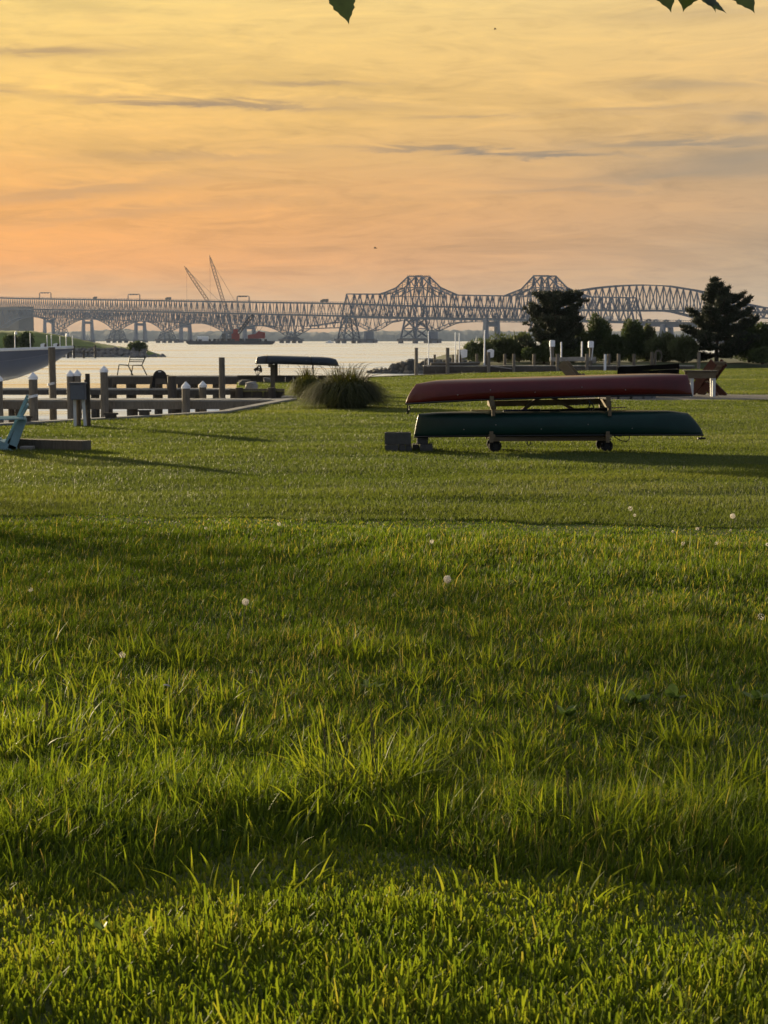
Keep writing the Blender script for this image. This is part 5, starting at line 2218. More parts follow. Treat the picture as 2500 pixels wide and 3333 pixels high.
# ------------------------------------------------------------------ across the canal: docks, piles, lift, poles
FD = 109.0
dz = P(1500, 1191, FD).z
root = thing('dock', Vector((P(1800, 1191, FD).x, FD, dz)), 'long grey dock along the far side of the canal', 'dock')
xa, xb = P(1378, 1190, FD).x, P(2262, 1190, FD).x
n = int((xb - xa) / .3)
me = None
for i in range(n):
    x = xa + (xb - xa) * (i + .5) / n
    if me is None:
        o = MB().box((0, 0, 0), ((xb - xa) / n - .01, 1.5, .05)).build('plank', M_deck)
        me = o.data
    else:
        o = bpy.data.objects.new('plank', me)
        COL.objects.link(o)
    o.parent = root
    o.location = Vector((x, FD + .75, dz + random.uniform(-.006, .006))) - ORG[root]
MB().box(((xa + xb) / 2, FD + .06, dz - .19), (xb - xa, .08, .3)).build('stringer', M_woodD, root)
for i in range(int((xb - xa) / .9)):
    x = xa + .45 + i * .9
    MB().box((x, FD + .22, dz - .75), (.86, .06, 1.3)).build('wall_plank', M_woodD, root)
PD = [(1355, 1132, 11, -.6), (1415, 1154, 8, 1.4), (1457, 1132, 12, -.5), (1474, 1154, 7, 1.4), (1490, 1154, 6, 1.6), (1552, 1152, 9, 1.6), (1591, 1146, 11, -.4), (1643, 1152, 9, 1.5), (1673, 1152, 10, -.4),
      (1738, 1152, 10, 1.5), (1815, 1152, 11, -.4), (1911, 1152, 11, -.4), (1982, 1152, 10, 1.5), (2014, 1152, 11, -.3), (2064, 1152, 10, 1.5), (2122, 1145, 10, 1.5), (2133, 1150, 8, 1.7), (2275, 1147, 11, -.3)]
for i, (px, yt, w, dy) in enumerate(PD):
    pile(px, yt, FD + dy, w, '%s grey pile from the left along the far canal dock' % ORD[i], group='piles along the far canal dock', m=M_wood)
pile(1970, 1153, FD - .3, 8, 'single white painted pile in the row along the far canal dock', m=M_white)
p = P(2136, 1152, FD + 1.2)
mb = MB()
for k in range(3):
    mb.tube([(p.x + .15 + math.cos(a) * .25, p.y, p.z - .05 + math.sin(a) * (.35 + .04 * k) - .1) for a in np.linspace(-1.2, 3.4, 14)], .03, 5)
tag(mb.build('hose', M_wood, loc=p), 'coiled pale hose hung on a pile across the canal', 'hose')
# boat lift
root = thing('boat_lift', Vector((P(1860, 1170, FD).x, FD + .6, WATER_Z)), 'grey boat lift with two white motor boxes across the canal', 'boat lift')
for px, y0 in ((1797, 1107), (1923, 1110)):
    t = P(px, y0, FD + .8)
    y = t.y
    s = 1 if px > 1850 else -1
    hh = .46
    MB().prism([Vector((t.x - .17, y - .2, t.z - hh)), Vector((t.x + .19, y - .2, t.z - hh)), Vector((t.x + .19, y - .2, t.z - .02)), Vector((t.x + .08, y - .2, t.z)), Vector((t.x - .10, y - .2, t.z)), Vector((t.x - .17, y - .2, t.z - .06))], (0, .38, 0)).build('motor_box', M_cap, root)
    MB().cyl((t.x + .02, y, -1.8), (t.x + .02, y, t.z - hh), .13, n=8).build('post', M_wood, root)
    MB().bar((t.x + s * .14, y - .12, t.z - hh), (t.x + s * .06, y - .12, P(px, 1172, FD).z), .06).build('cable_guard', M_white, root)
for (px, y0, y1) in ((1827, 1113, 1168), (1894, 1112, 1172)):
    a, b = P(px, y0, FD + 1), P(px, y1, FD + 1)
    MB().cyl(b, a, .055, n=8).build('guide_pole', M_cap, root)
a, b = P(1790, 1170, FD + .8), P(1935, 1168, FD + .8)
MB().bar(a, b, .25, .28).build('cradle_beam', M_deck, root)
MB().bar(P(1855, 1164, FD + 1.6), P(1930, 1163, FD + 1.6), .2, .08).build('cradle_bunk', M_deck, root)
MB().box(P(1925, 1172, FD + 1.0), (.6, .5, .45)).build('winch_box', M_deck, root)
for (px, yt, lb) in ((1508, 1137, 'left white lift motor cover on a dark post'), (1595, 1137, 'right white lift motor cover on a dark post')):
    t = P(px, yt, FD + 1.8)
    root = thing('lift_motor', Vector((t.x, t.y, WATER_Z)), lb, 'boat lift', 'lift motors across the canal')
    MB().prism([Vector((t.x - .10, t.y - .2, t.z - .62)), Vector((t.x + .26, t.y - .2, t.z - .55)), Vector((t.x + .28, t.y - .2, t.z - .05)), Vector((t.x + .1, t.y - .2, t.z + .02)), Vector((t.x - .22, t.y - .2, t.z - .06)), Vector((t.x - .2, t.y - .2, t.z - .3))], (0, .45, 0)).build('cover', M_cap, root)
    MB().cyl((t.x - .28, t.y + .1, -1.8), (t.x - .28, t.y + .1, t.z - .02), .16, n=8).build('post', M_woodD, root)
for i, (px, y0) in enumerate(((1395, 1078), (1482, 1082), (1495, 1084), (1578, 1074))):
    a = P(px, y0, FD + .8)
    b = P(px + (-2 if i == 3 else 0), 1192, FD + .8)
    root = thing('marker_pole', Vector((b.x, b.y, b.z)), ('thin white pole left of the far dock skiff', 'left one of two close thin white poles at the far dock', 'right one of two close thin white poles at the far dock', 'thickest tall white pole before the shrubs')[i], 'pole', 'white poles across the canal')
    MB().cyl(b - Vector((0, 0, .8)), a, .07 if i == 3 else .045, .045 if i == 3 else .03, 7).build('shaft', M_cap, root)
    MB().cyl(b - Vector((0, 0, .05)), b + Vector((0, 0, .1)), .1, n=8).build('collar', M_white, root)


def skiff():
    Y = FD + 1.0
    a, b = P(1402, 1184, Y), P(1562, 1184, Y)
    root = thing('skiff', Vector(((a.x + b.x) / 2, Y, a.z - .2)), 'grey flat bottomed skiff resting at the far dock', 'boat')
    L = b.x - a.x
    z = P(1480, 1192, Y).z
    vs, fs = [], []
    st = [(0, .55, .26), (.25, .62, .24), (.6, .62, .24), (.85, .5, .27), (1, .28, .30)]
    for t, hw, h in st:
        x = a.x + L * t
        r = .12 * max(0, (t - .8) / .2)
        vs += [(x, Y - hw, z + h), (x, Y - hw * .8, z + r), (x, Y + hw * .8, z + r), (x, Y + hw, z + h)]
    for i in range(4):
        for j in range(3):
            fs.append((i * 4 + j, i * 4 + j + 1, (i + 1) * 4 + j + 1, (i + 1) * 4 + j))
    fs += [(0, 1, 2, 3), (16, 17, 18, 19)]
    MB().add(vs, fs).build('hull', M_wood, root)
    MB().tube([Vector(vs[i * 4]) for i in range(5)], .03, 5).build('gunwale', M_deck, root)
    for t in (.3, .62):
        MB().box((a.x + L * t, Y, z + .2), (.25, 1.1, .04)).build('thwart', M_deck, root)


skiff()
# small railing and gangway
p0, p1 = P(1362, 1168, FD + 1), P(1450, 1171, FD + 1)
root = thing('handrail', p0, 'thin pale rail between the two tall piles across the canal', 'rail')
MB().bar(p0, p1, .05).build('top_rail', M_deck, root)
for px in (1383, 1390, 1430):
    q = P(px, 1171, FD + 1)
    MB().bar(q, q - Vector((.05, 0, .55)), .04).build('baluster', M_deck, root)
root = thing('gangway', P(1640, 1195, FD), 'pale sloping gangway on the far canal dock', 'gangway')
mb = MB()
for k in range(12):
    a_, b_ = P(1598 + k * 5.8, 1190 + k * .75, FD - .4), P(1602.5 + k * 5.8, 1190.6 + k * .75, FD - .4)
    MB().prism([a_, b_, b_ - Vector((0, 0, .06)), a_ - Vector((0, 0, .06))], (0, 1.0, 0)).build('board', M_stone, root)


# ------------------------------------------------------------------ seats by the fire pit
def xchair(px, Y, label, rz, s=1.0, red=True):
    base = P(px, 1290, Y)
    base.z = 0
    root = thing('wooden_chair', base, label, 'chair', 'wooden chairs round the fire pit')
    M = Matrix.Rotation(rz, 3, 'Z')

    def w(x, y, z):
        return base + M @ Vector((x * s, y * s, z * s))
    m = M_redwood if red else M_tan
    for y in (-.26, .26):
        MB().bar(w(-.45, y, 0), w(.42, y, 1.02), .05, .27, up=Vector((0, 0, 1))).build('back_plank', m, root)
        MB().bar(w(.52, y * .82, 0), w(-.28, y * .82, .62), .05, .20, up=Vector((0, 0, 1))).build('seat_plank', m, root)
    for k in range(4):
        t = .58 + k * .125
        MB().bar(w(-.45 + .87 * t + .07, -.27, 1.02 * t), w(-.45 + .87 * t + .07, .27, 1.02 * t), .035, .125, up=Vector((.6, 0, .8))).build('back_board', M_tan, root)
    for k in range(3):
        t = .55 + k * .17
        MB().bar(w(.52 - .8 * t - .02, -.25, .62 * t + .09), w(.52 - .8 * t - .02, .25, .62 * t + .09), .12, .03).build('seat_board', M_tan, root)


xchair(2300, 47.0, 'red wooden chair with crossed plank legs behind the white legged table', R(-48), 1.02)
xchair(1872, 48.5, 'chair whose tan back board shows above the red canoe', R(160), .96, False)


def side_table():
    Y = 45.3
    a, b = P(2234, 1206, Y), P(2337, 1206, Y)
    z = a.z
    root = thing('table', Vector(((a.x + b.x) / 2, Y, 0)), 'small wooden table with white legs beside the red chair', 'table')
    n = 4
    for i in range(n):
        MB().box(((a.x + b.x) / 2, Y + .07 + i * .14, z - .015), (b.x - a.x, .132, .03)).build('top_board', M_wood, root)
    MB().box(((a.x + b.x) / 2, Y + .05, z - .13), (b.x - a.x - .10, .03, .19)).build('apron', M_tan, root)
    MB().box(((a.x + b.x) / 2, Y + .50, z - .13), (b.x - a.x - .10, .03, .19)).build('apron', M_tan, root)
    for x in (a.x + .19, b.x - .09):
        MB().box((x - (.03 if x < (a.x + b.x) / 2 else -.03), Y + .275, z - .13), (.03, .42, .19)).build('apron', M_tan, root)
        for y in (Y + .09, Y + .45):
            MB().bar((x + (.03 if y > Y + .3 else 0), y, -.02), (x, y, z - .04), .09, .07, up=Vector((0, 1, 0))).build('leg', M_white, root)


side_table()


def bench():
    Y = 46.0
    a, b = P(2013, 1196, Y), P(2207, 1184, Y)
    root = thing('bench', Vector(((a.x + b.x) / 2, Y, 0)), 'black high backed bench showing above the red canoe', 'bench')
    rz = math.atan2(-.35, b.x - a.x)

    def w(px, z, dy=0.0):
        p = P(px, 1200, Y)
        t = (px - 2013) / 194
        return Vector((p.x, Y + .2 - .4 * t + dy, z))
    for k in range(4):
        z0, z1 = .42 + k * .135, .42 + k * .135
        MB().bar(w(2013, z0), w(2207, z1 + .037 * k), .04, .131 + .018 * (k > 0)).build('back_board', M_char, root)
    for k in range(3):
        MB().bar(w(2013, .40, .12 + k * .15), w(2207, .40, .12 + k * .15), .14, .03).build('seat_board', M_black, root)
    for px in (2018, 2108, 2203):
        for dy in (.02, .45):
            MB().bar(w(px, -.02, dy), w(px, .39 if dy > .1 else .9, dy), .07, .05, up=Vector((0, 1, 0))).build('leg', M_woodD, root)


bench()
# fire pit ring of stone blocks and the gravel round it
gc = P(2040, 1296, 44.8); gc.z = 0
root = thing('fire_pit', gc, 'low ring of grey stone blocks glimpsed under the red canoe', 'fire pit')
me = None
for i in range(14):
    a = 2 * math.pi * i / 14
    o = MB().box((0, 0, 0), (.30, .2, .16)).build('stone_block', M_rock) if me is None else bpy.data.objects.new('stone_block', me)
    if me is None:
        me = o.data
    else:
        COL.objects.link(o)
    o.parent = root
    o.location = (math.cos(a) * .72, math.sin(a) * .72, .08 + random.uniform(-.01, .01))
    o.rotation_euler = (0, 0, a + math.pi / 2 + random.uniform(-.06, .06))
gm = MB()
ring = []
for i in range(40):
    a = 2 * math.pi * i / 40
    k = 1 + .1 * math.sin(i * 1.7) + random.uniform(-.05, .05)
    x, y = 9.0 + math.cos(a) * 4.2 * k, 46.0 + math.sin(a) * 3.0 * k
    ring.append((x, y))
vs = [(9.0, 46.0, 0.045)] + [(x, y, float(lawn_z(x, y)) + .012) for x, y in ring]
gm.add(vs, [(0, 1 + i, 1 + (i + 1) % 40) for i in range(40)])
tag(gm.build('gravel_patch', M_gravel), 'pale gravel round the fire pit seats', kind='structure')

# ------------------------------------------------------------------ grass
def blade_mesh(name, pos, h, w, az, lean, segs, m, rnd, blunt=0.25, face=None):
    n = len(pos)
    faz = rng.uniform(0, np.pi, n) if face is None else face
    V = np.zeros((n, segs + 1, 2, 3), dtype=np.float32)
    cx, cy = np.cos(az), np.sin(az)
    wx, wy = np.cos(faz), np.sin(faz)
    for k in range(segs + 1):
        s = k / segs
        o = lean * h * s ** 1.7
        z = h * s * (1 - 0.30 * np.minimum(lean, 1.4) * s)
        ww = w * ((1 - s ** 1.8) * (1 - blunt) + blunt) * .5
        x, y = pos[:, 0] + cx * o, pos[:, 1] + cy * o
        zz = pos[:, 2] + z
        V[:, k, 0] = np.stack([x - wx * ww, y - wy * ww, zz], 1)
        V[:, k, 1] = np.stack([x + wx * ww, y + wy * ww, zz], 1)
    idx = np.arange(n * (segs + 1) * 2).reshape(n, segs + 1, 2)
    Q = np.stack([idx[:, :-1, 0], idx[:, :-1, 1], idx[:, 1:, 1], idx[:, 1:, 0]], -1).reshape(-1, 4)
    r = np.repeat(rnd, (segs + 1) * 2)
    return np_mesh(name, V.reshape(-1, 3), Q, m, rnd=r)


M_tall = grass_mat('tall_grass_blades', [(0.0, (0.038, 0.070, 0.012)), (.45, (0.078, 0.122, 0.016)), (.8, (0.142, 0.180, 0.024)), (.94, (0.18, 0.185, 0.04)), (1.0, (0.28, 0.23, 0.12))], .52)
M_short = grass_mat('mown_grass_blades', [(0.0, (0.052, 0.080, 0.028)), (.5, (0.088, 0.117, 0.043)), (.85, (0.125, 0.146, 0.060)), (1.0, (0.20, 0.185, 0.11))], .45)


def sample_zone(y0, y1, dens, side=2.6, thin=.42):
    """points with a density (per square metre) that depends on distance; thinner and wider bladed out at the sides"""
    out, wide = [], []
    y = y0
    while y < y1:
        step = min(max(.15, y * .04), y1 - y)
        hw = (y + step) * .258 + .25
        d = dens(y + step / 2)
        k = int(d * 2 * hw * step)
        out.append(np.stack([rng.uniform(-hw, hw, k), rng.uniform(y, y + step, k)], 1))
        wide.append(np.ones(k))
        k = int(d * thin * side * step)
        for sgn in (-1, 1):
            out.append(np.stack([sgn * rng.uniform(hw, hw + side, k), rng.uniform(y, y + step, k)], 1))
            wide.append(np.full(k, 1.55))
        y += step
    return np.column_stack([np.concatenate(out), np.concatenate(wide)])


def in_lawn(p):
    x, y = p[:, 0], p[:, 1]
    c = np.zeros(len(p), bool)
    n = len(LAWN)
    for i in range(n):
        x1, y1 = LAWN[i]
        x2, y2 = LAWN[(i + 1) % n]
        if y1 == y2:
            continue
        hit = ((y1 > y) != (y2 > y)) & (x < (x2 - x1) * (y - y1) / (y2 - y1) + x1)
        c ^= hit
    return c


EDGE_NEAR, EDGE_FAR = 4.70, 14.3


def edge_near(x):
    return EDGE_NEAR + .12 * np.sin(x * 2.1 + 1) + .55 * (vnoise(x, x * 0, 1.3, 8) - .5) + .2 * (vnoise(x, x * 0, 4.5, 18) - .5) - .10 * x


def edge_far(x):
    return EDGE_FAR + .9 * (vnoise(x, x * 0, .5, 9) - .5) + .5 * (vnoise(x, x * 0, 2.3, 19) - .5) - .04 * x


def build_grass():
    # 1 unmown strip
    p = sample_zone(3.9, 14.8, lambda y: 6300 * (4.5 / y) ** .95, 2.2, .32)
    k = (p[:, 1] > edge_near(p[:, 0])) & (p[:, 1] < edge_far(p[:, 0]))
    p = p[k]
    wd, p = p[:, 2], p[:, :2]
    n = len(p)
    patch = vnoise(p[:, 0], p[:, 1], 1.1, 4) * .45 + vnoise(p[:, 0], p[:, 1], 3.1, 5) * .3 + vnoise(p[:, 0], p[:, 1], 8.0, 15) * .25
    fade = np.clip((p[:, 1] - edge_near(p[:, 0])) / .3, 0, 1)
    fade2 = np.clip((edge_far(p[:, 0]) - p[:, 1]) / 1.6, 0.35, 1)
    tall = np.interp(p[:, 1], [4.7, 5.0, 5.35, 5.65, 6.0, 6.5, 7.0, 9.0, 11, 14], [.11, .155, .155, .105, .078, .070, .082, .092, .10, .085])
    h = tall * (.25 + 1.3 * patch ** 1.5 + .35 * rng.random(n) ** 3) * (.55 + .45 * fade) * fade2
    long_ = rng.random(n) < .012 * np.clip(patch * 2 - .5, 0, 2)
    h[long_] *= rng.uniform(1.5, 2.3, long_.sum())
    w = wd * rng.uniform(.0035, .0082, n) * np.interp(p[:, 1], [4, 7, 10, 14.5], [1, 1, 1.35, 1.8])
    az = rng.normal(0.15, 1.7, n)
    lean = np.abs(rng.normal(.35, .33, n))
    z = lawn_z(p[:, 0], p[:, 1])
    olive = np.interp(p[:, 1], [5.8, 7.0, 14], [0, 1, .8])
    rnd = np.clip(.22 + .40 * patch - .20 * olive + rng.normal(0, .17, n), 0, .93)
    straw = rng.random(n) < .03 + .09 * olive + .07 * (vnoise(p[:, 0], p[:, 1], .7, 12) > .62)
    rnd[straw] = rng.uniform(.93, 1, straw.sum())
    pos = np.column_stack([p, z - .004])
    nr = p[:, 1] < 8.0
    o = blade_mesh('tall_grass', pos[nr], h[nr], w[nr], az[nr], lean[nr], 3, M_tall, rnd[nr], .12)
    tag(o, 'nearer part of the unmown strip of longer grass', 'grass', kind='stuff')
    nr = ~nr
    o = blade_mesh('tall_grass', pos[nr], h[nr], w[nr], az[nr], lean[nr], 2, M_tall, rnd[nr], .12)
    tag(o, 'farther part of the unmown strip up to the mown edge', 'grass', kind='stuff')
    # 2 near mown turf
    p = sample_zone(2.9, 5.4, lambda y: 6800)
    p = p[p[:, 1] < edge_near(p[:, 0]) + .12]
    wd, p = p[:, 2], p[:, :2]
    n = len(p)
    patch = .6 * vnoise(p[:, 0], p[:, 1], 2.6, 6) + .4 * vnoise(p[:, 0], p[:, 1], 7.0, 16)
    low = np.interp(edge_near(p[:, 0]) - p[:, 1], [-.1, .38, .62], [.42, .50, 1.0])
    h = (.040 + .058 * patch ** 1.3) * low * rng.uniform(.45, 1.3, n) * np.where(rng.random(n) < .05, 1.5, 1.0)
    w = wd * rng.uniform(.0046, .0098, n)
    rnd = np.clip(.45 + .4 * patch + rng.normal(0, .16, n), 0, .95)
    o = blade_mesh('mown_grass', np.column_stack([p, lawn_z(p[:, 0], p[:, 1]) - .003]), h, w, rng.uniform(0, 6.28, n), np.abs(rng.normal(.3, .25, n)), 2, M_tall, rnd, .5)
    tag(o, 'close cut grass along the bottom of the picture', 'grass', kind='stuff')
    # 3 mown lawn beyond
    p = sample_zone(13.6, 94, lambda y: 3300 * (14 / y) ** 1.5, 2.6, .33)
    p = p[in_lawn(p) & (p[:, 1] > edge_far(p[:, 0]) - .15)]
    g = ((p[:, 0] - 9.0) / 4.2) ** 2 + ((p[:, 1] - 46) / 3.0) ** 2 > 1.0
    p = p[g | (rng.random(len(p)) < .04)]
    wd, p = p[:, 2], p[:, :2]
    n = len(p)
    band = vnoise(p[:, 0] * .35, p[:, 1], 1.5, 7)
    h = (.030 + .038 * band) * rng.uniform(.6, 1.3, n)
    w = wd * rng.uniform(.007, .013, n) * (p[:, 1] / 14) ** .8
    big = vnoise(p[:, 0] * .5, p[:, 1], .45, 31) * .6 + vnoise(p[:, 0] * .6, p[:, 1], 1.3, 32) * .4
    rnd = np.clip(.42 + .3 * (band - .5) + .7 * (big - .5) + rng.normal(0, .13, n), 0, .98)
    comb = vnoise(p[:, 0] * .10 + .3, p[:, 1], 1.1, 21) * .6 + vnoise(p[:, 0] * .25, p[:, 1], 2.6, 22) * .4
    caz = np.where(comb > .5, np.pi / 2, -np.pi / 2) + rng.normal(0, .9, n)
    clean = .15 + 1.6 * np.abs(comb - .5) + np.abs(rng.normal(0, .2, n))
    faz = rng.uniform(0, np.pi, n)
    z0 = lawn_z(p[:, 0], p[:, 1]) - .003
    wx, wy = np.cos(faz) * w * .5, np.sin(faz) * w * .5
    tip = np.stack([p[:, 0] + np.cos(caz) * clean * h, p[:, 1] + np.sin(caz) * clean * h, z0 + h * (1 - .3 * np.minimum(clean, 1.2))], 1)
    V = np.stack([np.stack([p[:, 0] - wx, p[:, 1] - wy, z0], 1), np.stack([p[:, 0] + wx, p[:, 1] + wy, z0], 1), tip], 1).reshape(-1, 3)
    o = np_mesh('mown_grass', V, np.arange(3 * n).reshape(n, 3), M_short, rnd=np.repeat(rnd, 3))
    tag(o, 'mown lawn stretching back to the canoes and docks', 'grass', kind='stuff')
    # 4 coarse tussocks with broad long blades
    T = [(1180, 2560, .20, 240, .235), (1060, 2640, .14, 60, .21), (90, 2440, .24, 200, .18), (150, 2560, .16, 60, .16), (1900, 2700, .20, 110, .23), (2060, 2720, .16, 70, .19),
         (1750, 2900, .22, 40, .12), (720, 2850, .28, 60, .13), (330, 2700, .18, 50, .17), (1420, 2700, .18, 60, .20),
         (2350, 2650, .22, 90, .17), (860, 2700, .15, 40, .20), (2250, 2850, .25, 40, .12), (560, 2410, .2, 60, .10), (900, 2420, .25, 80, .09), (1800, 2320, .1, 10, .16),
         (60, 2720, .14, 40, .17), (1600, 2560, .18, 40, .15)]
    for k in range(150):
        yy = 5.1 + 3.6 * rng.random()
        xx = rng.uniform(-.27, .27) * yy
        T.append((1250 + xx / yy * F, 1108 + CAM_H / yy * F * 1.0, rng.uniform(.06, .18), int(rng.uniform(14, 46)), rng.uniform(.10, .19)))
    P_, H_, A_, L_, W_, R_ = [], [], [], [], [], []
    for (px, py, rad_, k, hh) in T:
        c = G(px, py)
        r = rad_ * np.sqrt(rng.random(k))
        a = rng.uniform(0, 6.28, k)
        q = np.stack([c.x + np.cos(a) * r * 1.4, c.y + np.sin(a) * r], 1)
        P_.append(q)
        H_.append(hh * rng.uniform(.45, 1.1, k))
        A_.append(a + rng.normal(0, .6, k))
        L_.append(np.abs(rng.normal(.5, .42, k)))
        W_.append(rng.uniform(.0065, .0125, k))
        R_.append(rng.uniform(.5, .88, k))
    q = np.concatenate(P_)
    o = blade_mesh('tussock_grass', np.column_stack([q, lawn_z(q[:, 0], q[:, 1]) - .004]), np.concatenate(H_), np.concatenate(W_), np.concatenate(A_), np.concatenate(L_), 5, M_tall, np.concatenate(R_), .06)
    tag(o, 'tufts of broad bladed grass standing above the strip', 'grass', kind='stuff')


build_grass()


# ------------------------------------------------------------------ dandelions, weeds, seed stalks
def dandelion(px, py, hz, rpx, label, frac=1.0, seed=0):
    rr = random.Random(seed)
    a, b = ray(px, py)
    Y = (hz - CAM_H) / b
    c = P(px, py, Y)
    r = rpx / F * Y
    g = Vector((c.x + rr.uniform(-.03, .03), c.y + rr.uniform(-.02, .02), float(lawn_z(c.x, c.y))))
    root = thing('dandelion', g, label, 'dandelion', 'dandelion clocks in the grass')
    MB().tube([g, g.lerp(c, .5) + Vector((rr.uniform(-.01, .01), 0, 0)), c], [.0022, .002, .0016], 5).build('stem', M_stem, root)
    MB().tube([c + Vector((0, 0, -.004)), c, c + Vector((0, 0, .004))], [.003, .005, .002], 6).build('core', M_bark, root)
    mb = MB()
    n = int(110 * frac)
    for i in range(n):
        z = 1 - 2 * (i + .5) / n
        th = i * 2.39996
        q = math.sqrt(max(0, 1 - z * z))
        d = Vector((math.cos(th) * q, math.sin(th) * q, z))
        if frac < .8 and rr.random() > frac * 1.2:
            continue
        e = c + d * r * rr.uniform(.85, 1.0)
        u = d.orthogonal().normalized()
        v = d.cross(u)
        s = r * .20
        ph = rr.uniform(0, 1.5)
        mb.add([e - u * s * math.cos(ph) - v * s * math.sin(ph), e + d * .001 + v * s * math.cos(ph) - u * s * math.sin(ph), e + u * s * math.cos(ph) + v * s * math.sin(ph), e - v * s * math.cos(ph) + u * s * math.sin(ph)], [(0, 1, 2, 3)])
        mb.add([c, e, e + u * r * .018], [(0, 1, 2)])
    mb.build('seed_head', M_seed, root)


DL = [(1456, 1885, .19, 13, 'largest round dandelion clock right of the middle', 1.0), (799, 1959, .18, 12, 'round dandelion clock in the middle of the strip', 1.0),
      (398, 2131, .19, 11, 'half blown dandelion clock left of centre in the strip', .5), (100, 1920, .18, 8, 'split dandelion clock near the left edge', .45),
      (2477, 2008, .20, 12, 'half spent dandelion clock near the right edge', .4), (2385, 1680, .14, 9, 'round dandelion clock on the mown edge at the right', 1.0),
      (2052, 1655, .12, 8, 'ragged dandelion clock on the mown edge right of the trailer', .5), (2066, 1677, .10, 5, 'tiny dandelion clock below the ragged one', .6),
      (908, 1706, .14, 7, 'ragged dandelion clock at the mown edge left of centre', .6), (670, 1719, .12, 5, 'tiny dandelion clock at the mown edge at the left', .6),
      (1406, 1762, .15, 7, 'small ragged dandelion clock below the trailer wheel', .6), (2224, 1769, .15, 7, 'flattened dandelion clock below the green canoe stern', .4),
      (2331, 1768, .15, 6, 'flattened dandelion clock right of its neighbour at the right', .4), (2270, 1721, .14, 6, 'small white dandelion clock above the flattened pair', .5),
      (2190, 1730, .13, 5, 'small dandelion clock left of the flattened pair', .5), (818, 2186, .17, 7, 'pale withered dandelion clock below the middle one', .35),
      (1762, 2084, .15, 6, 'faint dandelion remnant right of centre in the strip', .35), (2378, 1726, .13, 4, 'tiny dandelion clock below the round one at the right', .5),
      (2498, 1772, .14, 6, 'dandelion clock cut by the right edge', .6)]
for i, (px, py, hz, r, lb, fr) in enumerate(DL):
    dandelion(px, py, hz, r, lb, fr, i + 3)


def weed(px, py, n, ln, label, seed):
    rr = random.Random(seed)
    c = G(px, py)
    c.z = float(lawn_z(c.x, c.y))
    root = thing('broadleaf_weed', c, label, 'weed', 'broadleaf weeds in the grass')
    for i in range(n):
        a = 6.28 * i / n + rr.uniform(-.4, .4)
        L_ = ln * rr.uniform(.7, 1.15)
        el = rr.uniform(.5, 1.15)
        d = Vector((math.cos(a) * math.cos(el), math.sin(a) * math.cos(el), math.sin(el)))
        s = Vector((-math.sin(a), math.cos(a), 0))
        nrm = s.cross(d)
        vs, fs = [], []
        K = 6
        for k in range(K + 1):
            t = k / K
            ww = L_ * .26 * math.sin(math.pi * min(1, t * .93 + .05)) ** .8 + .001
            p = c + d * L_ * t + Vector((0, 0, -.25 * L_ * t * t)) + Vector((0, 0, .03))
            vs += [p - s * ww + nrm * ww * .25, p, p + s * ww + nrm * ww * .25]
        for k in range(K):
            fs += [(k * 3, k * 3 + 1, k * 3 + 4, k * 3 + 3), (k * 3 + 1, k * 3 + 2, k * 3 + 5, k * 3 + 4)]
        MB().add(vs, fs).build('leaf', M_weed, root, smooth=True)


for i, (px, py, n, ln, lb) in enumerate(((2060, 2310, 8, .10, 'leafy weed right of the middle of the picture'), (2190, 2290, 6, .09, 'leafy weed right of the first leafy weed'), (1850, 2350, 5, .09, 'small leafy weed below and left of the leafy pair'),
                                         (320, 2690, 7, .10, 'broad leaved weed low at the left'), (410, 2740, 6, .10, 'second broad leaved weed low at the left'), (590, 2620, 4, .12, 'upright broad leaf left of the central tuft'),
                                         (1210, 2260, 5, .07, 'small pale leafed weed above the central tuft'), (2470, 2290, 5, .10, 'broad leaved weed at the right edge'), (330, 3060, 3, .05, 'single rounded leaf in the cut grass at the left'),
                                         (1720, 2580, 5, .06, 'small leafy weed above the right tussock'))):
    weed(px, py, n, ln, lb, 70 + i)


def seed_stalk(px, py, H, label, seed):
    rr = random.Random(seed)
    c = G(px, py)
    c.z = 0
    root = thing('seed_stalk', c, label, 'grass stalk', 'seeding grass stalks')
    tp_ = c + Vector((rr.uniform(-.04, .05), 0, H))
    MB().tube([c, c.lerp(tp_, .5) + Vector((rr.uniform(-.01, .01), 0, 0)), tp_], [.0022, .002, .0012], 4).build('stalk', M_stem, root)
    mb = MB()
    for k in range(26):
        t = .70 + .3 * k / 26
        p = c.lerp(tp_, t)
        a = k * 2.4
        d = Vector((math.cos(a) * .6, math.sin(a) * .6, 1)).normalized()
        s = d.orthogonal().normalized() * .002
        mb.add([p - s, p + s, p + d * .018], [(0, 1, 2)])
    mb.build('seed_head', M_tan, root)


for i, (px, py, H, lb) in enumerate(((1225, 2560, .33, 'tallest seed stalk rising from the central tuft'), (1240, 2570, .25, 'leaning seed stalk beside the tallest one'), (1060, 2560, .22, 'stiff pale stalk at the left of the central tuft'),
                                     (1100, 2570, .21, 'bent stalk between the pale stalk and the tallest one'), (150, 2420, .17, 'yellow seed stalk at the left edge'), (1790, 2420, .18, 'upright stalk above the right tussock'),
                                     (1850, 2780, .28, 'thin stalk rising through the right tussock'), (1110, 2080, .12, 'dark seed stalk above the middle of the strip'))):
    seed_stalk(px, py, H, lb, 90 + i)

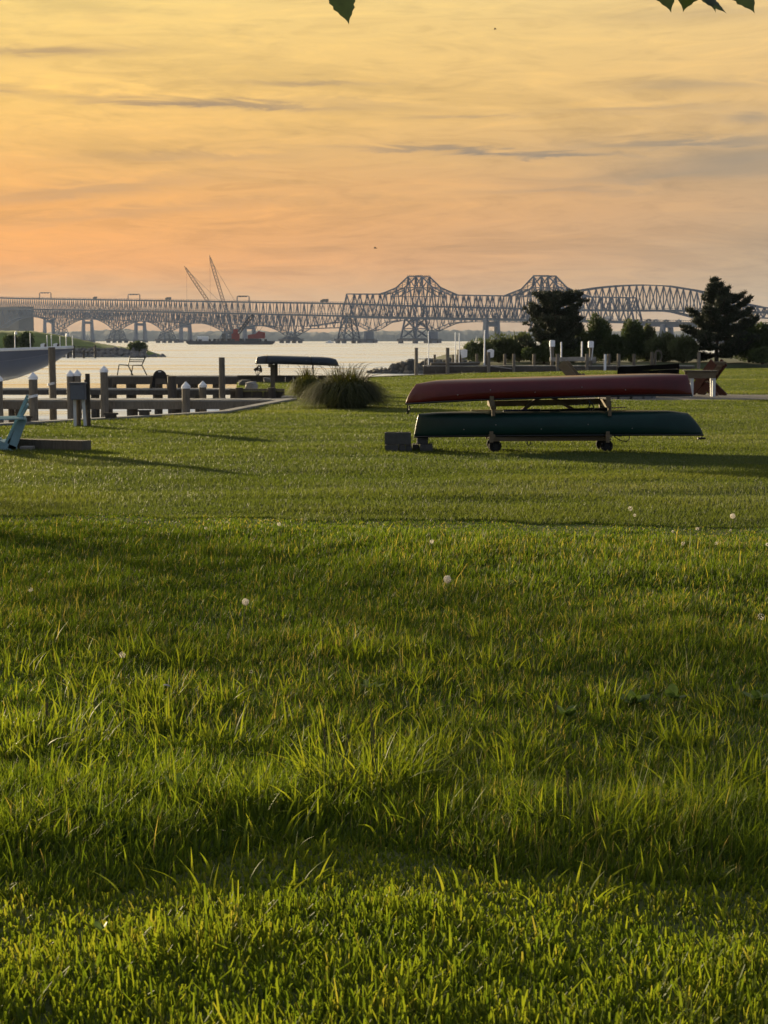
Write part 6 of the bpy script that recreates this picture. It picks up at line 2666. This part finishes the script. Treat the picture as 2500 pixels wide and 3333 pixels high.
# fallen petal-like pale leaf
c = G(540, 2288)
mb = MB()
vs, fs = [], []
for k in range(7):
    t = k / 6
    ww = .014 * math.sin(math.pi * min(.97, t + .03))
    x = c.x - .028 + .056 * t
    zz = .075 + .012 * math.sin(math.pi * t)
    vs += [(x, c.y - ww, zz), (x, c.y, zz + .004), (x, c.y + ww, zz)]
for k in range(6):
    fs += [(k * 3, k * 3 + 1, k * 3 + 4, k * 3 + 3), (k * 3 + 1, k * 3 + 2, k * 3 + 5, k * 3 + 4)]
tag(mb.add(vs, fs).build('fallen_leaf', M_stone, loc=(c.x, c.y, .07), smooth=True), 'pale curled leaf lying on the grass at the left', 'leaf')


# ------------------------------------------------------------------ leaves hanging into the top of the frame
def leaf(parent, tip, L, Wd, ang, tw, seed, fold=.25):
    """serrated leaf that hangs tip down; ang tilts it in the picture plane, tw turns its face"""
    rr = random.Random(seed)
    K = 16
    ax = Vector((math.sin(ang), 0, math.cos(ang)))
    s = Vector((math.cos(ang) * math.cos(tw), math.sin(tw), -math.sin(ang) * math.cos(tw)))
    nr = ax.cross(s)
    vs, fs = [], []
    for k in range(K + 1):
        t = k / K                      # 0 at the tip
        ww = Wd / 2 * float(np.interp(t, [0, .06, .14, .3, .5, .68, .85, .96, 1], [0, .06, .26, .70, .96, 1.0, .78, .35, .05]))
        ser = 1 + (.09 if k % 2 else -.06)
        p = tip + ax * L * t + nr * (.12 * L * t * t)
        vs += [p - s * ww * ser + nr * ww * fold, p, p + s * ww * ser + nr * ww * fold]
    for k in range(K):
        fs += [(k * 3, k * 3 + 1, k * 3 + 4, k * 3 + 3), (k * 3 + 1, k * 3 + 2, k * 3 + 5, k * 3 + 4)]
    mb = MB().add(vs, fs)
    o = mb.build('leaf', M_leaf, parent, smooth=True)
    top = tip + ax * L + nr * .12 * L
    return top


def twig(pts, leaves, label, seed):
    pts = [Vector(p) for p in pts]
    root = thing('leafy_twig', pts[0], label, 'twig', 'leafy twigs hanging from above')
    MB().tube(pts, [.006 - .004 * i / len(pts) for i in range(len(pts))], 6).build('stem', M_bark, root)
    for i, (tip, L, Wd, ang, tw) in enumerate(leaves):
        top = leaf(root, tip, L, Wd, ang, tw, seed + i)
        near = min(pts, key=lambda q: (q - top).length)
        MB().tube([top, top.lerp(near, .5) + Vector((0, 0, .01)), near], .0016, 4).build('petiole', M_stem, root)


YL = 5.0
twig([P(950, -140, YL), P(1040, -150, YL), P(1130, -145, YL), P(1230, -170, YL)], [(P(1136, 80, YL), .17, .098, -.20, .45), (P(1010, -40, YL + .1), .11, .07, .1, .3)], 'single drooping leaf at the top left of centre', 1)
twig([P(2120, -150, YL), P(2220, -160, YL), P(2330, -150, YL), P(2440, -155, YL), P(2560, -170, YL)],
     [(P(2185, 42, YL), .17, .10, -.25, .25), (P(2223, 40, YL + .06), .17, .11, .25, .2), (P(2366, 45, YL), .14, .08, -.75, .9), (P(2330, 42, YL + .02), .15, .075, -.25, .6), (P(2457, 44, YL), .16, .10, -.45, .4), (P(2300, -60, YL), .1, .07, .1, .2)],
     'row of drooping leaves at the top right corner', 11)


# ------------------------------------------------------------------ evening haze
def haze():
    mb = MB()
    x, y0, y1, z0, z1 = 3600, -160, 6200, -2.5, 150
    mb.add([(-x, y0, z0), (x, y0, z0), (x, y1, z0), (-x, y1, z0), (-x, y0, z1), (x, y0, z1), (x, y1, z1), (-x, y1, z1)],
           [(0, 3, 2, 1), (4, 5, 6, 7), (0, 1, 5, 4), (1, 2, 6, 5), (2, 3, 7, 6), (3, 0, 4, 7)])
    m = bpy.data.materials.new('haze_air')
    m.use_nodes = True
    nt = m.node_tree
    nt.nodes.clear()
    v = nt.nodes.new('ShaderNodeVolumePrincipled')
    v.inputs['Color'].default_value = (0.60, 0.74, 1.0, 1)
    v.inputs['Density'].default_value = 3.0e-5
    v.inputs['Anisotropy'].default_value = 0.2
    out = nt.nodes.new('ShaderNodeOutputMaterial')
    nt.links.new(v.outputs[0], out.inputs['Volume'])
    o = mb.build('haze', m)
    tag(o, 'thin evening haze over the bay', kind='stuff')


haze()
